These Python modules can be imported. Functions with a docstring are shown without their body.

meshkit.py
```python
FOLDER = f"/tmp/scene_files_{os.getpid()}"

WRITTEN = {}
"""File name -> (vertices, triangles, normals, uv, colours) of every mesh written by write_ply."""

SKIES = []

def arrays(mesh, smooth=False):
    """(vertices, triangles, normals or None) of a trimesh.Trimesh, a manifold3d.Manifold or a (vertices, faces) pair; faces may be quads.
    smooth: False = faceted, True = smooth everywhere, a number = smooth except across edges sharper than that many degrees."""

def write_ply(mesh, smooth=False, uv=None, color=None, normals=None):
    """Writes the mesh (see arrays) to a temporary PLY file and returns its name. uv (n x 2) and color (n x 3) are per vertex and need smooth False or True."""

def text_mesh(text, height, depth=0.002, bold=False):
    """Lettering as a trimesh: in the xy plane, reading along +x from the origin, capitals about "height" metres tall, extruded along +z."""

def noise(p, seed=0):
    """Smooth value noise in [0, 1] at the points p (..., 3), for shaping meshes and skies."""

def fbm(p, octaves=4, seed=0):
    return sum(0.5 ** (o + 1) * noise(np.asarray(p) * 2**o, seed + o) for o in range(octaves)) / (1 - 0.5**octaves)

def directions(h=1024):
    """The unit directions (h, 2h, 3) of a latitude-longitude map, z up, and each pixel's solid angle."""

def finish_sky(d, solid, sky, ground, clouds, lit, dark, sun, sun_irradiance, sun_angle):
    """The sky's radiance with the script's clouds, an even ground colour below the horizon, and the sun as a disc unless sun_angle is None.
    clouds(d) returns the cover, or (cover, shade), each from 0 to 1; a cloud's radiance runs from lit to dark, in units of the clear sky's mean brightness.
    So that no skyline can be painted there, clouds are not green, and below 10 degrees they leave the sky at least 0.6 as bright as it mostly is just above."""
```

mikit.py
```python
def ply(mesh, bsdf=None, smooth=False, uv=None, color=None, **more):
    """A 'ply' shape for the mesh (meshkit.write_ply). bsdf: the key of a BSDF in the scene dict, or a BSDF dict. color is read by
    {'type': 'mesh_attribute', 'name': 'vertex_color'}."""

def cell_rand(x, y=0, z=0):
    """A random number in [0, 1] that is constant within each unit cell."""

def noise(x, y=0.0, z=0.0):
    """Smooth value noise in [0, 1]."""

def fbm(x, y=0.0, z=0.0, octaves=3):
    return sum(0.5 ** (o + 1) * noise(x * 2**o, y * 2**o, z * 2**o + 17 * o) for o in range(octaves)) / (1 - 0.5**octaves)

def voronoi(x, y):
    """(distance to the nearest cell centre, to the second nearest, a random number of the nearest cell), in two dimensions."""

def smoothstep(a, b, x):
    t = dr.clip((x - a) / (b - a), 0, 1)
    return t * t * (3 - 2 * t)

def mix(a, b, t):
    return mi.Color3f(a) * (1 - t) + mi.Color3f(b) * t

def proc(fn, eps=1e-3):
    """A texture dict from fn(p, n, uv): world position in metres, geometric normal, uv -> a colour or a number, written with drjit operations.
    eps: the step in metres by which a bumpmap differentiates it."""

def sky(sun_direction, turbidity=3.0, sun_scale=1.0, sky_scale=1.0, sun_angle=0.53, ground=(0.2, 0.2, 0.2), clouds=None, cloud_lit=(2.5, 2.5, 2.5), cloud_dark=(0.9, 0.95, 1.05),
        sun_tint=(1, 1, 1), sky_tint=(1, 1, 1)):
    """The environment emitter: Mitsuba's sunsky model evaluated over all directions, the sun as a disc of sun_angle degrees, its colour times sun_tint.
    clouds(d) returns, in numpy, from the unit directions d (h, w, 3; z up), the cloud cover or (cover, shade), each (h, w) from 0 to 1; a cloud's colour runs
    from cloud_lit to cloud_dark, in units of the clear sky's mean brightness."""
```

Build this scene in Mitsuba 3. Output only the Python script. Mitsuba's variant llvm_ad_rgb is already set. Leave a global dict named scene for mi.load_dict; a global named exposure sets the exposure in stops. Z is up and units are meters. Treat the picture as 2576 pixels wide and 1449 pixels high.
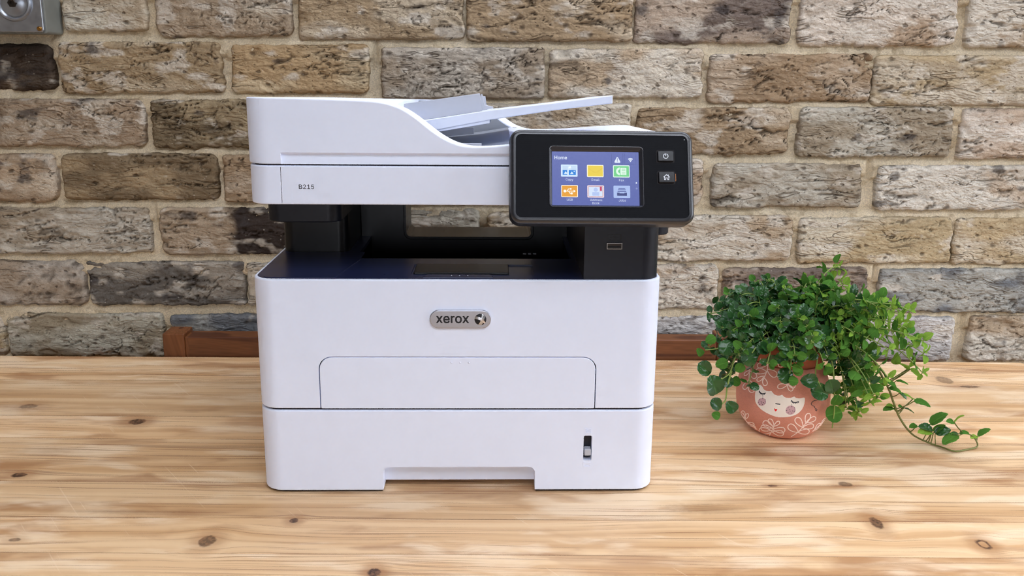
import math, random
import numpy as np
import trimesh
import manifold3d as m3
import shapely
from shapely import affinity
from shapely.geometry import Polygon, LineString, Point, box as sbox
from scipy.spatial import Delaunay
from scipy.interpolate import RegularGridInterpolator
import drjit as dr
import mitsuba as mi
import mikit, meshkit
from mikit import proc, noise, fbm, voronoi, cell_rand, smoothstep, mix

scene, labels = {}, {}
T = mi.ScalarTransform4f
rng = np.random.default_rng(7)
random.seed(7)

# ------------------------------------------------------------------ camera
F_PX, CY_PX = 2090.9, 596.2
YAW, PITCH, ROLL = 0.00514, 0.21257, 0.00847
EYE = np.array([0.0491, -0.77054, 0.43225])
_f = np.array([math.sin(YAW) * math.cos(PITCH), math.cos(YAW) * math.cos(PITCH), -math.sin(PITCH)])
_r = np.array([math.cos(YAW), -math.sin(YAW), 0.0])
_d = np.cross(_f, _r)
_down = math.sin(ROLL) * _r + math.cos(ROLL) * _d
scene['camera'] = {
    'type': 'perspective', 'fov_axis': 'x', 'fov': math.degrees(2 * math.atan(1288 / F_PX)),
    'principal_point_offset_x': 0.0, 'principal_point_offset_y': (724.5 - CY_PX) / 1449,
    'near_clip': 0.05, 'far_clip': 100.0,
    'to_world': T().look_at(origin=EYE.tolist(), target=(EYE + _f).tolist(), up=(-_down).tolist())}

# ------------------------------------------------------------------ sky: overcast daylight through skylight and windows
def _clouds(d):
    n = meshkit.fbm(d * np.array([2.5, 2.5, 4.0]) + 3.1, 4, 5)
    return np.clip(0.80 + 0.5 * (n - 0.5), 0, 1), np.clip(0.35 + 1.0 * (n - 0.5), 0, 1)
scene['sky'] = mikit.sky([0.45, -0.5, 0.75], turbidity=4.0, sun_scale=0.0, sky_scale=1.0, ground=(0.28, 0.26, 0.24),
                         clouds=_clouds, cloud_lit=(2.3, 2.35, 2.5), cloud_dark=(1.5, 1.6, 1.8))
exposure = 4.55
# the openings that let the daylight in: roof-lights (x0, x1, y0, y1), side window (y0, y1, z0, z1), room (x0, x1, y0, z0, z1)
ROOFLIGHTS = [(-0.5, 1.4, -1.9, -0.7), (-0.5, 1.9, 0.0, 0.47)]
SIDE_WINDOW = (-1.1, 0.2, 0.0, 1.2)
CLERESTORY = (-0.5, 1.9, 0.95)      # glazing above the brick wall: x0, x1, sill height
ROOM = (-1.9, 2.0, -3.4, -0.75, 1.5)

# ------------------------------------------------------------------ helpers
def lin(r, g, b):
    return [((c / 255) / 12.92 if c <= 10 else (((c / 255) + 0.055) / 1.055) ** 2.4) for c in (r, g, b)]

def principled(col, rough=0.5, spec=0.5, metal=0.0, **kw):
    c = {'type': 'rgb', 'value': list(col)} if not isinstance(col, dict) else col
    return {'type': 'twosided', 'b': {'type': 'principled', 'base_color': c, 'roughness': rough, 'specular': spec, 'metallic': metal, **kw}}

def obj(key, mesh, bsdf, smooth=False, label=None, **kw):
    k, n = key, 0
    while k in scene:
        n += 1
        k = '%s_%03d' % (key, n)
    scene[k] = mikit.ply(mesh, bsdf, smooth, **kw)
    if label:
        labels[k] = {'label': label}
    return k

def thing(key, label, category, group=None, kind=None):
    labels[key] = {'label': label, 'category': category}
    if group: labels[key]['group'] = group
    if kind: labels[key]['kind'] = kind

def struct(key, mesh, bsdf, smooth=False, label=None, **kw):
    k = obj(key, mesh, bsdf, smooth, **kw)
    labels[k] = {'kind': 'structure'}
    if label: labels[k]['label'] = label
    return k

def cat(ms):
    return trimesh.util.concatenate([m for m in ms])

def moved(m, M):
    m = m.copy(); m.apply_transform(M); return m

def rrect(x0, x1, y0, y1, r, n=8, rb=None):
    """rounded rectangle, counter-clockwise, 4*(n+1) points; rb: radius of the two corners at y1"""
    rb = r if rb is None else rb
    pts = []
    for cx, cy, a, rr in ((x1 - r, y0 + r, -90, r), (x1 - rb, y1 - rb, 0, rb), (x0 + rb, y1 - rb, 90, rb), (x0 + r, y0 + r, 180, r)):
        for k in range(n + 1):
            t = math.radians(a + 90 * k / n)
            pts.append((cx + rr * math.cos(t), cy + rr * math.sin(t)))
    return np.array(pts)

def cap_tris(p2):
    v, f = trimesh.creation.triangulate_polygon(Polygon(p2), engine='earcut')
    return v, f

def loft(rings, caps=(True, True)):
    """rings: list of (N,3) closed loops (counter-clockwise seen from the last ring's side)"""
    n = len(rings[0])
    V = np.vstack(rings)
    F = []
    for i in range(len(rings) - 1):
        a, b = i * n, (i + 1) * n
        k = np.arange(n); k2 = (k + 1) % n
        F.append(np.stack([a + k, a + k2, b + k2], 1)); F.append(np.stack([a + k, b + k2, b + k], 1))
    for which, on in zip((0, 1), caps):
        if not on: continue
        ring = rings[-1] if which else rings[0]
        c = ring.mean(0)
        _, s, vt = np.linalg.svd(ring - c)
        p2 = np.stack([(ring - c) @ vt[0], (ring - c) @ vt[1]], 1)
        import mapbox_earcut as me
        tri = np.array(me.triangulate_float64(p2, np.array([n], dtype=np.uint32))).reshape(-1, 3)
        # orient the cap outward
        nn = np.cross(ring[tri[:, 1]] - ring[tri[:, 0]], ring[tri[:, 2]] - ring[tri[:, 0]]).sum(0)
        other = rings[-2] if which else rings[1]
        out = c - other.mean(0)
        area = 0.5 * sum(np.cross(ring[k] - c, ring[(k + 1) % n] - c) for k in range(n))
        want = area if which else -area
        if np.dot(nn, want) < 0: tri = tri[:, ::-1]
        F.append(tri + (n * (len(rings) - 1) if which else 0))
    return trimesh.Trimesh(V, np.vstack(F), process=False)

BEV = [(1.0, 0.0), (0.62, 0.08), (0.29, 0.29), (0.08, 0.62), (0.0, 1.0)]   # (inset, height) of a rounded edge
def rprism(outline, z0, z1, b0=0.001, b1=0.001):
    """outline(inset) -> 2D points; a prism between z0 and z1 with rounded edges"""
    L = []
    def ring(i, z):
        p = outline(i); L.append(np.column_stack([p, np.full(len(p), z)]))
    if b0 > 0:
        for i, h in BEV: ring(i * b0, z0 + h * b0)
    else: ring(0, z0)
    if b1 > 0:
        for i, h in BEV[::-1]: ring(i * b1, z1 - h * b1)
    else: ring(0, z1)
    return loft(L)

def rr(x0, x1, y0, y1, r, n=8, rb=None):
    return lambda i: rrect(x0 + i, x1 - i, y0 + i, y1 - i, max(r - i, 1e-5), n, None if rb is None else max(rb - i, 1e-5))

def rbox(x0, x1, y0, y1, z0, z1, b=0.001, r=None):
    r = b * 1.01 if r is None else r
    return rprism(rr(x0, x1, y0, y1, r, 5), z0, z1, b, b)

# frames: XZ = outlines drawn in (x, z), thickness toward the viewer (-y); the prism's z becomes -y
XZ = np.array([[1, 0, 0, 0], [0, 0, -1, 0], [0, 1, 0, 0], [0, 0, 0, 1.0]])
def face_prism(outline, y_front, y_back, bf=0.0006, bb=0.0):
    return moved(rprism(outline, -y_back, -y_front, bb, bf), XZ)

def man(m):
    m = m.copy(); m.merge_vertices()
    return m3.Manifold(m3.Mesh(np.asarray(m.vertices, np.float32), np.asarray(m.faces, np.uint32)))
def unman(M):
    q = M.to_mesh()
    return trimesh.Trimesh(q.vert_properties[:, :3], q.tri_verts, process=False)
def minus(a, *bs):
    A = man(a)
    for b in bs: A = A - man(b)
    return unman(A)

def poly_prism(poly, z0, z1):
    gs = getattr(poly, 'geoms', [poly])
    out = []
    for g in gs:
        if g.is_empty or g.geom_type != 'Polygon': continue
        e = trimesh.creation.extrude_polygon(g, z1 - z0, engine='earcut'); e.apply_translation([0, 0, z0]); out.append(e)
    return cat(out)

def tube(pts, radii, sides=7, close=False):
    p = np.asarray(pts, float)
    t = np.gradient(p, axis=0); t /= np.linalg.norm(t, axis=1, keepdims=True) + 1e-12
    ref = np.array([0.31, 0.2, 0.93])
    a = np.cross(t, ref); a /= np.linalg.norm(a, axis=1, keepdims=True) + 1e-9
    b = np.cross(t, a)
    ang = np.arange(sides) * 2 * np.pi / sides
    r = np.broadcast_to(radii, (len(p),))
    rings = [p[i] + r[i] * (np.cos(ang)[:, None] * a[i] + np.sin(ang)[:, None] * b[i]) for i in range(len(p))]
    m = loft(rings)
    return m

def lathe(profile, n=64):
    prof = np.asarray(profile, float)
    th = np.arange(n) * 2 * np.pi / n
    V = np.stack([prof[:, None, 0] * np.cos(th), prof[:, None, 0] * np.sin(th), np.repeat(prof[:, 1:2], n, 1)], -1).reshape(-1, 3)
    F = []
    for i in range(len(prof) - 1):
        k = np.arange(n); k2 = (k + 1) % n
        F.append(np.stack([i * n + k, i * n + k2, (i + 1) * n + k2], 1)); F.append(np.stack([i * n + k, (i + 1) * n + k2, (i + 1) * n + k], 1))
    return trimesh.Trimesh(V, np.vstack(F), process=False)

def catmull(pts, n=8):
    p = np.asarray(pts, float)
    p = np.vstack([2 * p[0] - p[1], p, 2 * p[-1] - p[-2]])
    out = []
    for i in range(1, len(p) - 2):
        for k in range(n):
            t = k / n
            out.append(0.5 * (2 * p[i] + (p[i + 1] - p[i - 1]) * t + (2 * p[i - 1] - 5 * p[i] + 4 * p[i + 1] - p[i + 2]) * t * t + (3 * p[i] - p[i - 1] - 3 * p[i + 1] + p[i + 2]) * t ** 3))
    out.append(p[-2])
    return np.array(out)

def gather(arr, idx):
    return dr.gather(mi.Float, mi.Float(np.asarray(arr, np.float32)), idx)

# ================================================================== THE BRICK WALL
YW = 0.44                       # plane of the brick faces
# x0, x1, z0, z1, rise across its length, kind
BRICKS = [
 (-0.708, -0.680, 0.466, 0.525, 0.0002, 'tan'),
 (-0.677, -0.588, 0.465, 0.525, 0.0008, 'grey'),
 (-0.580, -0.464, 0.464, 0.525, 0.0009, 'pale'),
 (-0.450, -0.260, 0.459, 0.527, 0.0016, 'pink'),
 (-0.248, -0.017, 0.456, 0.528, 0.0020, 'tan'),
 (-0.010, 0.222, 0.456, 0.529, 0.0020, 'tan'),
 (0.227, 0.446, 0.455, 0.530, 0.0018, 'sooty'),
 (0.461, 0.684, 0.453, 0.531, 0.0018, 'pale'),
 (0.700, 0.880, 0.453, 0.531, 0.0015, 'pale'),
 (-0.823, -0.602, 0.381, 0.444, 0.0018, 'dark'),
 (-0.591, -0.363, 0.379, 0.449, 0.0018, 'tan'),
 (-0.347, -0.153, 0.380, 0.448, 0.0016, 'ochre'),
 (-0.132, 0.099, 0.375, 0.445, 0.0019, 'grey'),
 (0.108, 0.326, 0.377, 0.445, 0.0018, 'pale'),
 (0.337, 0.569, 0.373, 0.440, 0.0019, 'tan'),
 (0.573, 0.825, 0.370, 0.440, 0.0020, 'ochrepale'),
 (-0.703, -0.479, 0.301, 0.368, 0.0018, 'pink'),
 (-0.468, -0.238, 0.300, 0.369, 0.0019, 'brown'),
 (-0.227, -0.005, 0.300, 0.369, 0.0017, 'tan'),
 (0.007, 0.225, 0.297, 0.367, 0.0018, 'pale'),
 (0.236, 0.456, 0.296, 0.363, 0.0018, 'tan'),
 (0.472, 0.695, 0.295, 0.366, 0.0018, 'grey'),
 (0.709, 0.928, 0.294, 0.366, 0.0018, 'palespot'),
 (-0.840, -0.616, 0.218, 0.288, 0.0018, 'pink'),
 (-0.604, -0.378, 0.223, 0.290, 0.0018, 'brown'),
 (-0.368, -0.136, 0.222, 0.290, 0.0018, 'tan'),
 (-0.122, 0.104, 0.220, 0.289, 0.0018, 'tan'),
 (0.117, 0.335, 0.219, 0.288, 0.0016, 'pale'),
 (0.351, 0.569, 0.219, 0.283, 0.0017, 'grey'),
 (0.594, 0.818, 0.216, 0.282, 0.0017, 'palespot'),
 (0.828, 1.047, 0.216, 0.283, 0.0017, 'tan'),
 (-0.717, -0.484, 0.141, 0.209, 0.0018, 'grey'),
 (-0.467, -0.236, 0.141, 0.211, 0.0018, 'halfdark'),
 (-0.224, 0.005, 0.138, 0.210, 0.0017, 'grey'),
 (0.018, 0.247, 0.138, 0.208, 0.0018, 'tan'),
 (0.259, 0.472, 0.137, 0.205, 0.0016, 'pale'),
 (0.485, 0.712, 0.135, 0.204, 0.0017, 'ochrepale'),
 (0.718, 0.942, 0.135, 0.204, 0.0016, 'ochrepale'),
 (-0.840, -0.590, 0.059, 0.128, 0.0018, 'grey'),
 (-0.584, -0.348, 0.061, 0.128, 0.0017, 'greydark'),
 (-0.342, -0.111, 0.062, 0.129, 0.0017, 'pale'),
 (-0.099, 0.128, 0.061, 0.129, 0.0017, 'tan'),
 (0.141, 0.367, 0.060, 0.129, 0.0016, 'pale'),
 (0.377, 0.594, 0.059, 0.125, 0.0016, 'sooty'),
 (0.613, 0.858, 0.059, 0.126, 0.0018, 'blue'),
 (-0.954, -0.721, -0.021, 0.042, 0.0017, 'ochrepale'),
 (-0.714, -0.477, -0.023, 0.046, 0.0017, 'grey'),
 (-0.464, -0.229, -0.024, 0.046, 0.0017, 'blue'),
 (-0.217, 0.018, -0.022, 0.047, 0.0017, 'tan'),
 (0.030, 0.262, -0.022, 0.047, 0.0017, 'tan'),
 (0.274, 0.410, -0.021, 0.048, 0.0010, 'greypale'),
 (0.423, 0.733, -0.021, 0.049, 0.0022, 'greypale'),
 (0.758, 0.997, -0.019, 0.053, 0.0017, 'pale'),
]
# courses and ends that continue outside the photograph
_ext = np.random.default_rng(3)
def _course(z0, z1, xs, xe):
    x = xs
    while x < xe:
        w = _ext.uniform(0.205, 0.232)
        BRICKS.append((x, min(x + w, xe), z0, z1, 0.0, _ext.choice(['tan', 'pale', 'grey', 'ochre', 'pink']))); x += w + 0.012
for z in (0.543, 0.618):
    _course(z, z + 0.066, -1.25 + 0.1 * (z > 0.6), 1.25)
for z0, z1, xl, xr in ((0.462, 0.526, -0.72, 0.893), (0.378, 0.445, -0.835, 0.837), (0.3, 0.366, -0.715, 0.94), (0.219, 0.286, -0.852, 1.059), (0.139, 0.206, -0.729, 0.954), (0.06, 0.127, -0.852, 0.87), (-0.02, 0.047, -0.966, 1.009)):
    _course(z0, z1, xl - 0.45, xl); _course(z0, z1, xr, xr + 0.4)

# colours per kind: main, second, lime patches 0..1, soot 0..1, cracks 0..1, second-colour share
KIND = {
 'pale':      ((188, 175, 156), (166, 140, 108), 0.75, 0.10, 0.5, 0.30),
 'palespot':  ((190, 178, 162), (172, 148, 122), 0.8, 0.22, 0.5, 0.32),
 'tan':       ((170, 148, 119), (150, 122, 86), 0.45, 0.12, 0.9, 0.5),
 'ochre':     ((176, 152, 110), (162, 130, 82), 0.35, 0.08, 0.35, 0.6),
 'ochrepale': ((184, 167, 140), (168, 142, 98), 0.55, 0.10, 0.4, 0.5),
 'pink':      ((174, 155, 132), (154, 128, 100), 0.55, 0.12, 0.5, 0.5),
 'brown':     ((148, 124, 88), (114, 94, 66), 0.30, 0.25, 1.0, 0.5),
 'grey':      ((166, 156, 140), (146, 128, 104), 0.5, 0.20, 0.8, 0.4),
 'greydark':  ((148, 138, 124), (96, 90, 84), 0.45, 0.35, 1.0, 0.45),
 'greypale':  ((180, 176, 170), (160, 154, 150), 0.6, 0.16, 0.4, 0.4),
 'sooty':     ((164, 144, 120), (110, 96, 86), 0.6, 0.35, 0.5, 0.5),
 'dark':      ((92, 76, 60), (60, 50, 44), 0.12, 0.55, 0.5, 0.5),
 'halfdark':  ((160, 138, 110), (62, 52, 48), 0.3, 0.3, 0.8, 0.5),
 'blue':      ((104, 106, 112), (150, 146, 138), 0.5, 0.5, 0.4, 0.45)}
_B = {k: [] for k in ('r1', 'g1', 'b1', 'r2', 'g2', 'b2', 'lime', 'soot', 'share', 'half')}
for i, b in enumerate(BRICKS):
    c1, c2, li, so, cr, sh = KIND[b[5]]
    jit = np.random.default_rng(900 + i).uniform(0.98, 1.02, 3) * np.random.default_rng(901 + i).uniform(0.94, 1.06)
    dull = lambda q: (np.array(q) * 0.70 + 0.30 * np.dot(q, (0.3, 0.55, 0.15))) * np.array([0.995, 1.005, 0.975])
    a, c = dull(lin(*c1)) * jit * 1.22, dull(lin(*c2)) * jit * 1.22
    for k, v in zip(('r1', 'g1', 'b1', 'r2', 'g2', 'b2', 'lime', 'soot', 'share', 'half'), (*a, *c, li, so, sh, 1.0 if b[5] == 'halfdark' else 0.0)):
        _B[k].append(v)

def brick_pits(x, z, o):
    wx, wz = x + 0.004 * (noise(x * 260, z * 260, o) - 0.5), z + 0.003 * (noise(x * 260, z * 260, o + 9) - 0.5)
    d1, d2, r = voronoi(wx * 46 + o, wz * 70)
    a = (1 - smoothstep(0.05, 0.10 + 0.22 * (r - 0.72) / 0.28, d1)) * smoothstep(0.72, 0.73, r) * 0.9
    d1, d2, r = voronoi(wx * 170 + o, wz * 230)
    return dr.maximum(a, (1 - smoothstep(0.08, 0.22, d1)) * smoothstep(0.90, 0.92, r) * 0.6)

def brick_colour(p, n, uv):
    idx = mi.UInt32(dr.clip(dr.floor(uv.x), 0, len(BRICKS) - 1))
    g = {k: gather(v, idx) for k, v in _B.items()}
    o = mi.Float(idx) * 7.31
    x, z = p.x, p.z
    big = fbm(x * 11 + o, z * 24, o, 3)
    patch = smoothstep(0.62 - g['share'] * 0.5, 0.78 - g['share'] * 0.5, big)
    # one brick is burnt dark over its right half
    patch = dr.select(g['half'] > 0.5, smoothstep(-0.37, -0.35, x + 0.02 * (fbm(x * 60, z * 60, 3, 2) - 0.5)), patch)
    c = mix(mi.Color3f(g['r1'], g['g1'], g['b1']), mi.Color3f(g['r2'], g['g2'], g['b2']), patch)
    streak = fbm(x * 38 + o, z * 190 + 5 * fbm(x * 30, z * 30, o, 2), o, 3)
    c = c * (0.78 + 0.44 * streak)
    lm = fbm(x * 34 + o * 2, z * 62, o + 9, 4)
    lime = smoothstep(0.66 - 0.22 * g['lime'], 0.80 - 0.22 * g['lime'], lm)
    c = mix(c, lin(206, 198, 184), lime * 0.62)
    sm = fbm(x * 26 + o, z * 40 + 3, o + 31, 4)
    soot = smoothstep(0.74 - 0.28 * g['soot'], 0.86 - 0.28 * g['soot'], sm)
    c = mix(c, lin(72, 68, 68), soot * 0.75)
    pit = brick_pits(x, z, o)
    c = mix(c, lin(62, 50, 40), pit * 0.75)
    d1, d2, r = voronoi(x * 190 + o, z * 210)
    c = mix(c, lin(206, 198, 184), (1 - smoothstep(0.06, 0.30, d1)) * smoothstep(0.95, 0.97, r) * 0.35)
    # fine dark fissures that wander along the bed of the clay
    w = fbm(x * 24 + o, z * 24, o, 3)
    rd = dr.abs(fbm(x * 13 + o + 0.5 * w, z * 85 + 1.6 * w, o + 40, 4) - 0.5)
    gate = smoothstep(0.50, 0.62, fbm(x * 22 + o, z * 40, o + 50, 2))
    c = mix(c, lin(78, 60, 44), (1 - smoothstep(0.0, 0.014, rd)) * gate * 0.6)
    c = c * (0.86 + 0.28 * noise(x * 900, z * 900, o))
    return mix(c, lin(56, 44, 34), dr.clip(uv.y, 0, 1) * 0.7)

def brick_bump(p, n, uv):
    a = fbm(p.x * 260, p.z * 420, p.y * 200, 3)
    o = dr.floor(uv.x) * 7.31
    w = fbm(p.x * 24 + o, p.z * 24, o, 3)
    rd = dr.abs(fbm(p.x * 13 + o + 0.5 * w, p.z * 85 + 1.6 * w, o + 40, 4) - 0.5)
    gate = smoothstep(0.50, 0.62, fbm(p.x * 22 + o, p.z * 40, o + 50, 2))
    t = 7 * fbm(p.x * 16 + o, p.z * 75 + 2 * w, o + 3, 4)
    t = t - dr.floor(t)          # small ledges of folded clay
    g2 = smoothstep(0.42, 0.62, fbm(p.x * 15 + o, p.z * 30, o + 70, 2))
    return a + 0.8 * fbm(p.x * 110 + o, p.z * 260, o, 3) + 0.45 * g2 * smoothstep(0.0, 0.75, t) * (1 - smoothstep(0.88, 1.0, t)) - 0.9 * brick_pits(p.x, p.z, o) - 0.9 * (1 - smoothstep(0.0, 0.018, rd)) * gate

scene['brick_clay'] = {'type': 'twosided', 'b': {'type': 'bumpmap', 'arbitrary': proc(brick_bump, 4e-4), 'scale': 0.0022,
                       'bsdf': {'type': 'diffuse', 'reflectance': proc(brick_colour)}}}

def mortar_colour(p, n, uv):
    g = fbm(p.x * 40, p.z * 60, 2.0, 3)
    c = mix(lin(192, 176, 146), lin(220, 207, 182), g)
    c = mix(c, lin(160, 143, 114), smoothstep(0.60, 0.75, fbm(p.x * 90 + 4, p.z * 130, 7.0, 3)) * 0.5)
    return c * (0.78 + 0.44 * noise(p.x * 800, p.z * 800, p.y * 800))
scene['mortar'] = {'type': 'twosided', 'b': {'type': 'bumpmap', 'arbitrary': proc(lambda p, n, uv: fbm(p.x * 500, p.z * 500, p.y * 300, 2), 5e-4), 'scale': 0.0012,
                   'bsdf': {'type': 'diffuse', 'reflectance': proc(mortar_colour)}}}

def brick_mesh(i, x0, x1, z0, z1, rise, kind):
    r = np.random.default_rng(100 + i)
    crack = KIND[kind][4]
    step = 0.0019 if (-0.75 < x0 < 0.85 and z0 < 0.5) else 0.005
    nx, nz = max(8, int((x1 - x0) / step)), max(5, int((z1 - z0) / step))
    s, t = np.meshgrid(np.linspace(0, 1, nx), np.linspace(0, 1, nz), indexing='ij')
    off = r.uniform(0, 50, 3)
    def edge(q, k):
        P = np.stack([q * 70 + off[0], np.full_like(q, k * 13.7 + off[1]), np.full_like(q, i * 1.7)], -1)
        P2 = P * np.array([4.2, 1, 1])
        return (meshkit.fbm(P, 3, 1) - 0.5) * 0.0075 + (meshkit.noise(P2, 5) - 0.5) * 0.0018
    Z = z0 + t * (z1 - z0)
    X = x0 + s * (x1 - x0)
    rc = r.uniform(0.004, 0.012)
    e = np.minimum(t, 1 - t) * (z1 - z0)
    ins = np.where(e < rc, rc - np.sqrt(np.maximum(rc ** 2 - (rc - e) ** 2, 0)), 0)
    xl = x0 + ins + edge(Z, 1) - 0.0015
    xr = x1 - ins + edge(Z, 2) + 0.0015
    zb = z0 + edge(X, 3) - 0.001
    zt = z1 + 0.6 * edge(X, 4) + 0.001
    X = xl + s * (xr - xl)
    Z = zb + t * (zt - zb) + rise * (s - 0.5)
    P = np.stack([X, Z, np.full_like(X, i * 3.3)], -1) + off
    e = np.minimum(np.minimum(s, 1 - s) * (xr - xl), np.minimum(t, 1 - t) * (zt - zb))
    R = 0.0045 + 0.004 * meshkit.noise(P * 40, 2)
    q = np.clip(1 - e / R, 0, 1)
    D = 0.75 * R * (1 - np.sqrt(1 - q ** 2))
    D += (meshkit.fbm(P * np.array([14, 26, 1]), 3, 3) - 0.5) * 0.0042
    D += (meshkit.fbm(P * np.array([70, 190, 1]), 3, 4) - 0.5) * 0.0046 * (0.5 + 0.6 * crack)
    chip = meshkit.fbm(P * np.array([30, 45, 1]), 3, 8)
    D += np.clip((chip - 0.60) / 0.12, 0, 1) ** 1.3 * 0.0045 * np.clip(1.6 - e / 0.016, 0.2, 1)
    W = meshkit.fbm(P * 60, 3, 6) - 0.5
    fissure = np.zeros_like(X)
    for (ax, az, wd, dp, thr, sd) in ((8, 48, 0.014, 0.0050, 0.46, 11), (14, 90, 0.022, 0.0030, 0.44, 12), (26, 34, 0.010, 0.0040, 0.56, 13)):
        ridge = np.abs(meshkit.fbm(np.stack([P[..., 0] * ax + W * 0.5, P[..., 1] * az + W * 0.9, P[..., 2]], -1), 3, sd) - 0.5)
        gate = np.clip((meshkit.fbm(P * np.array([12, 20, 1]) + sd, 2, sd + 20) - (thr + 0.12 * (1 - crack))) / 0.08, 0, 1)
        c = np.clip(1 - ridge / wd, 0, 1) * gate
        D += c * dp * (0.5 + 0.7 * crack); fissure = np.maximum(fissure, c * min(1, dp / 0.003))
    D += r.uniform(-0.0015, 0.0015) + (s - 0.5) * r.uniform(-0.003, 0.003) + (t - 0.5) * r.uniform(-0.002, 0.002)
    Y = YW + D
    V = np.stack([X, Y, Z], -1).reshape(-1, 3)
    idx = np.arange(nx * nz).reshape(nx, nz)
    a, b, c, d = idx[:-1, :-1].ravel(), idx[1:, :-1].ravel(), idx[1:, 1:].ravel(), idx[:-1, 1:].ravel()
    Fc = np.vstack([np.stack([a, b, c], 1), np.stack([a, c, d], 1)])
    ring = np.concatenate([idx[:, 0], idx[-1, 1:], idx[-2::-1, -1], idx[0, -2:0:-1]])
    back = V[ring].copy(); back[:, 1] = YW + 0.03
    n = len(ring); k = np.arange(n); k2 = (k + 1) % n; base = nx * nz
    Fs = np.vstack([np.stack([ring[k2], ring[k], base + k], 1), np.stack([ring[k2], base + k, base + k2], 1)])
    m = trimesh.Trimesh(np.vstack([V, back]), np.vstack([Fc, Fs]), process=False)
    uv = np.column_stack([np.full(base + n, i + 0.5), np.concatenate([fissure.ravel(), np.zeros(n)])])
    return m, uv

for i, b in enumerate(BRICKS):
    m, uv = brick_mesh(i, *b)
    obj('wall_back__brick', m, 'brick_clay', True, uv=uv)

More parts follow.
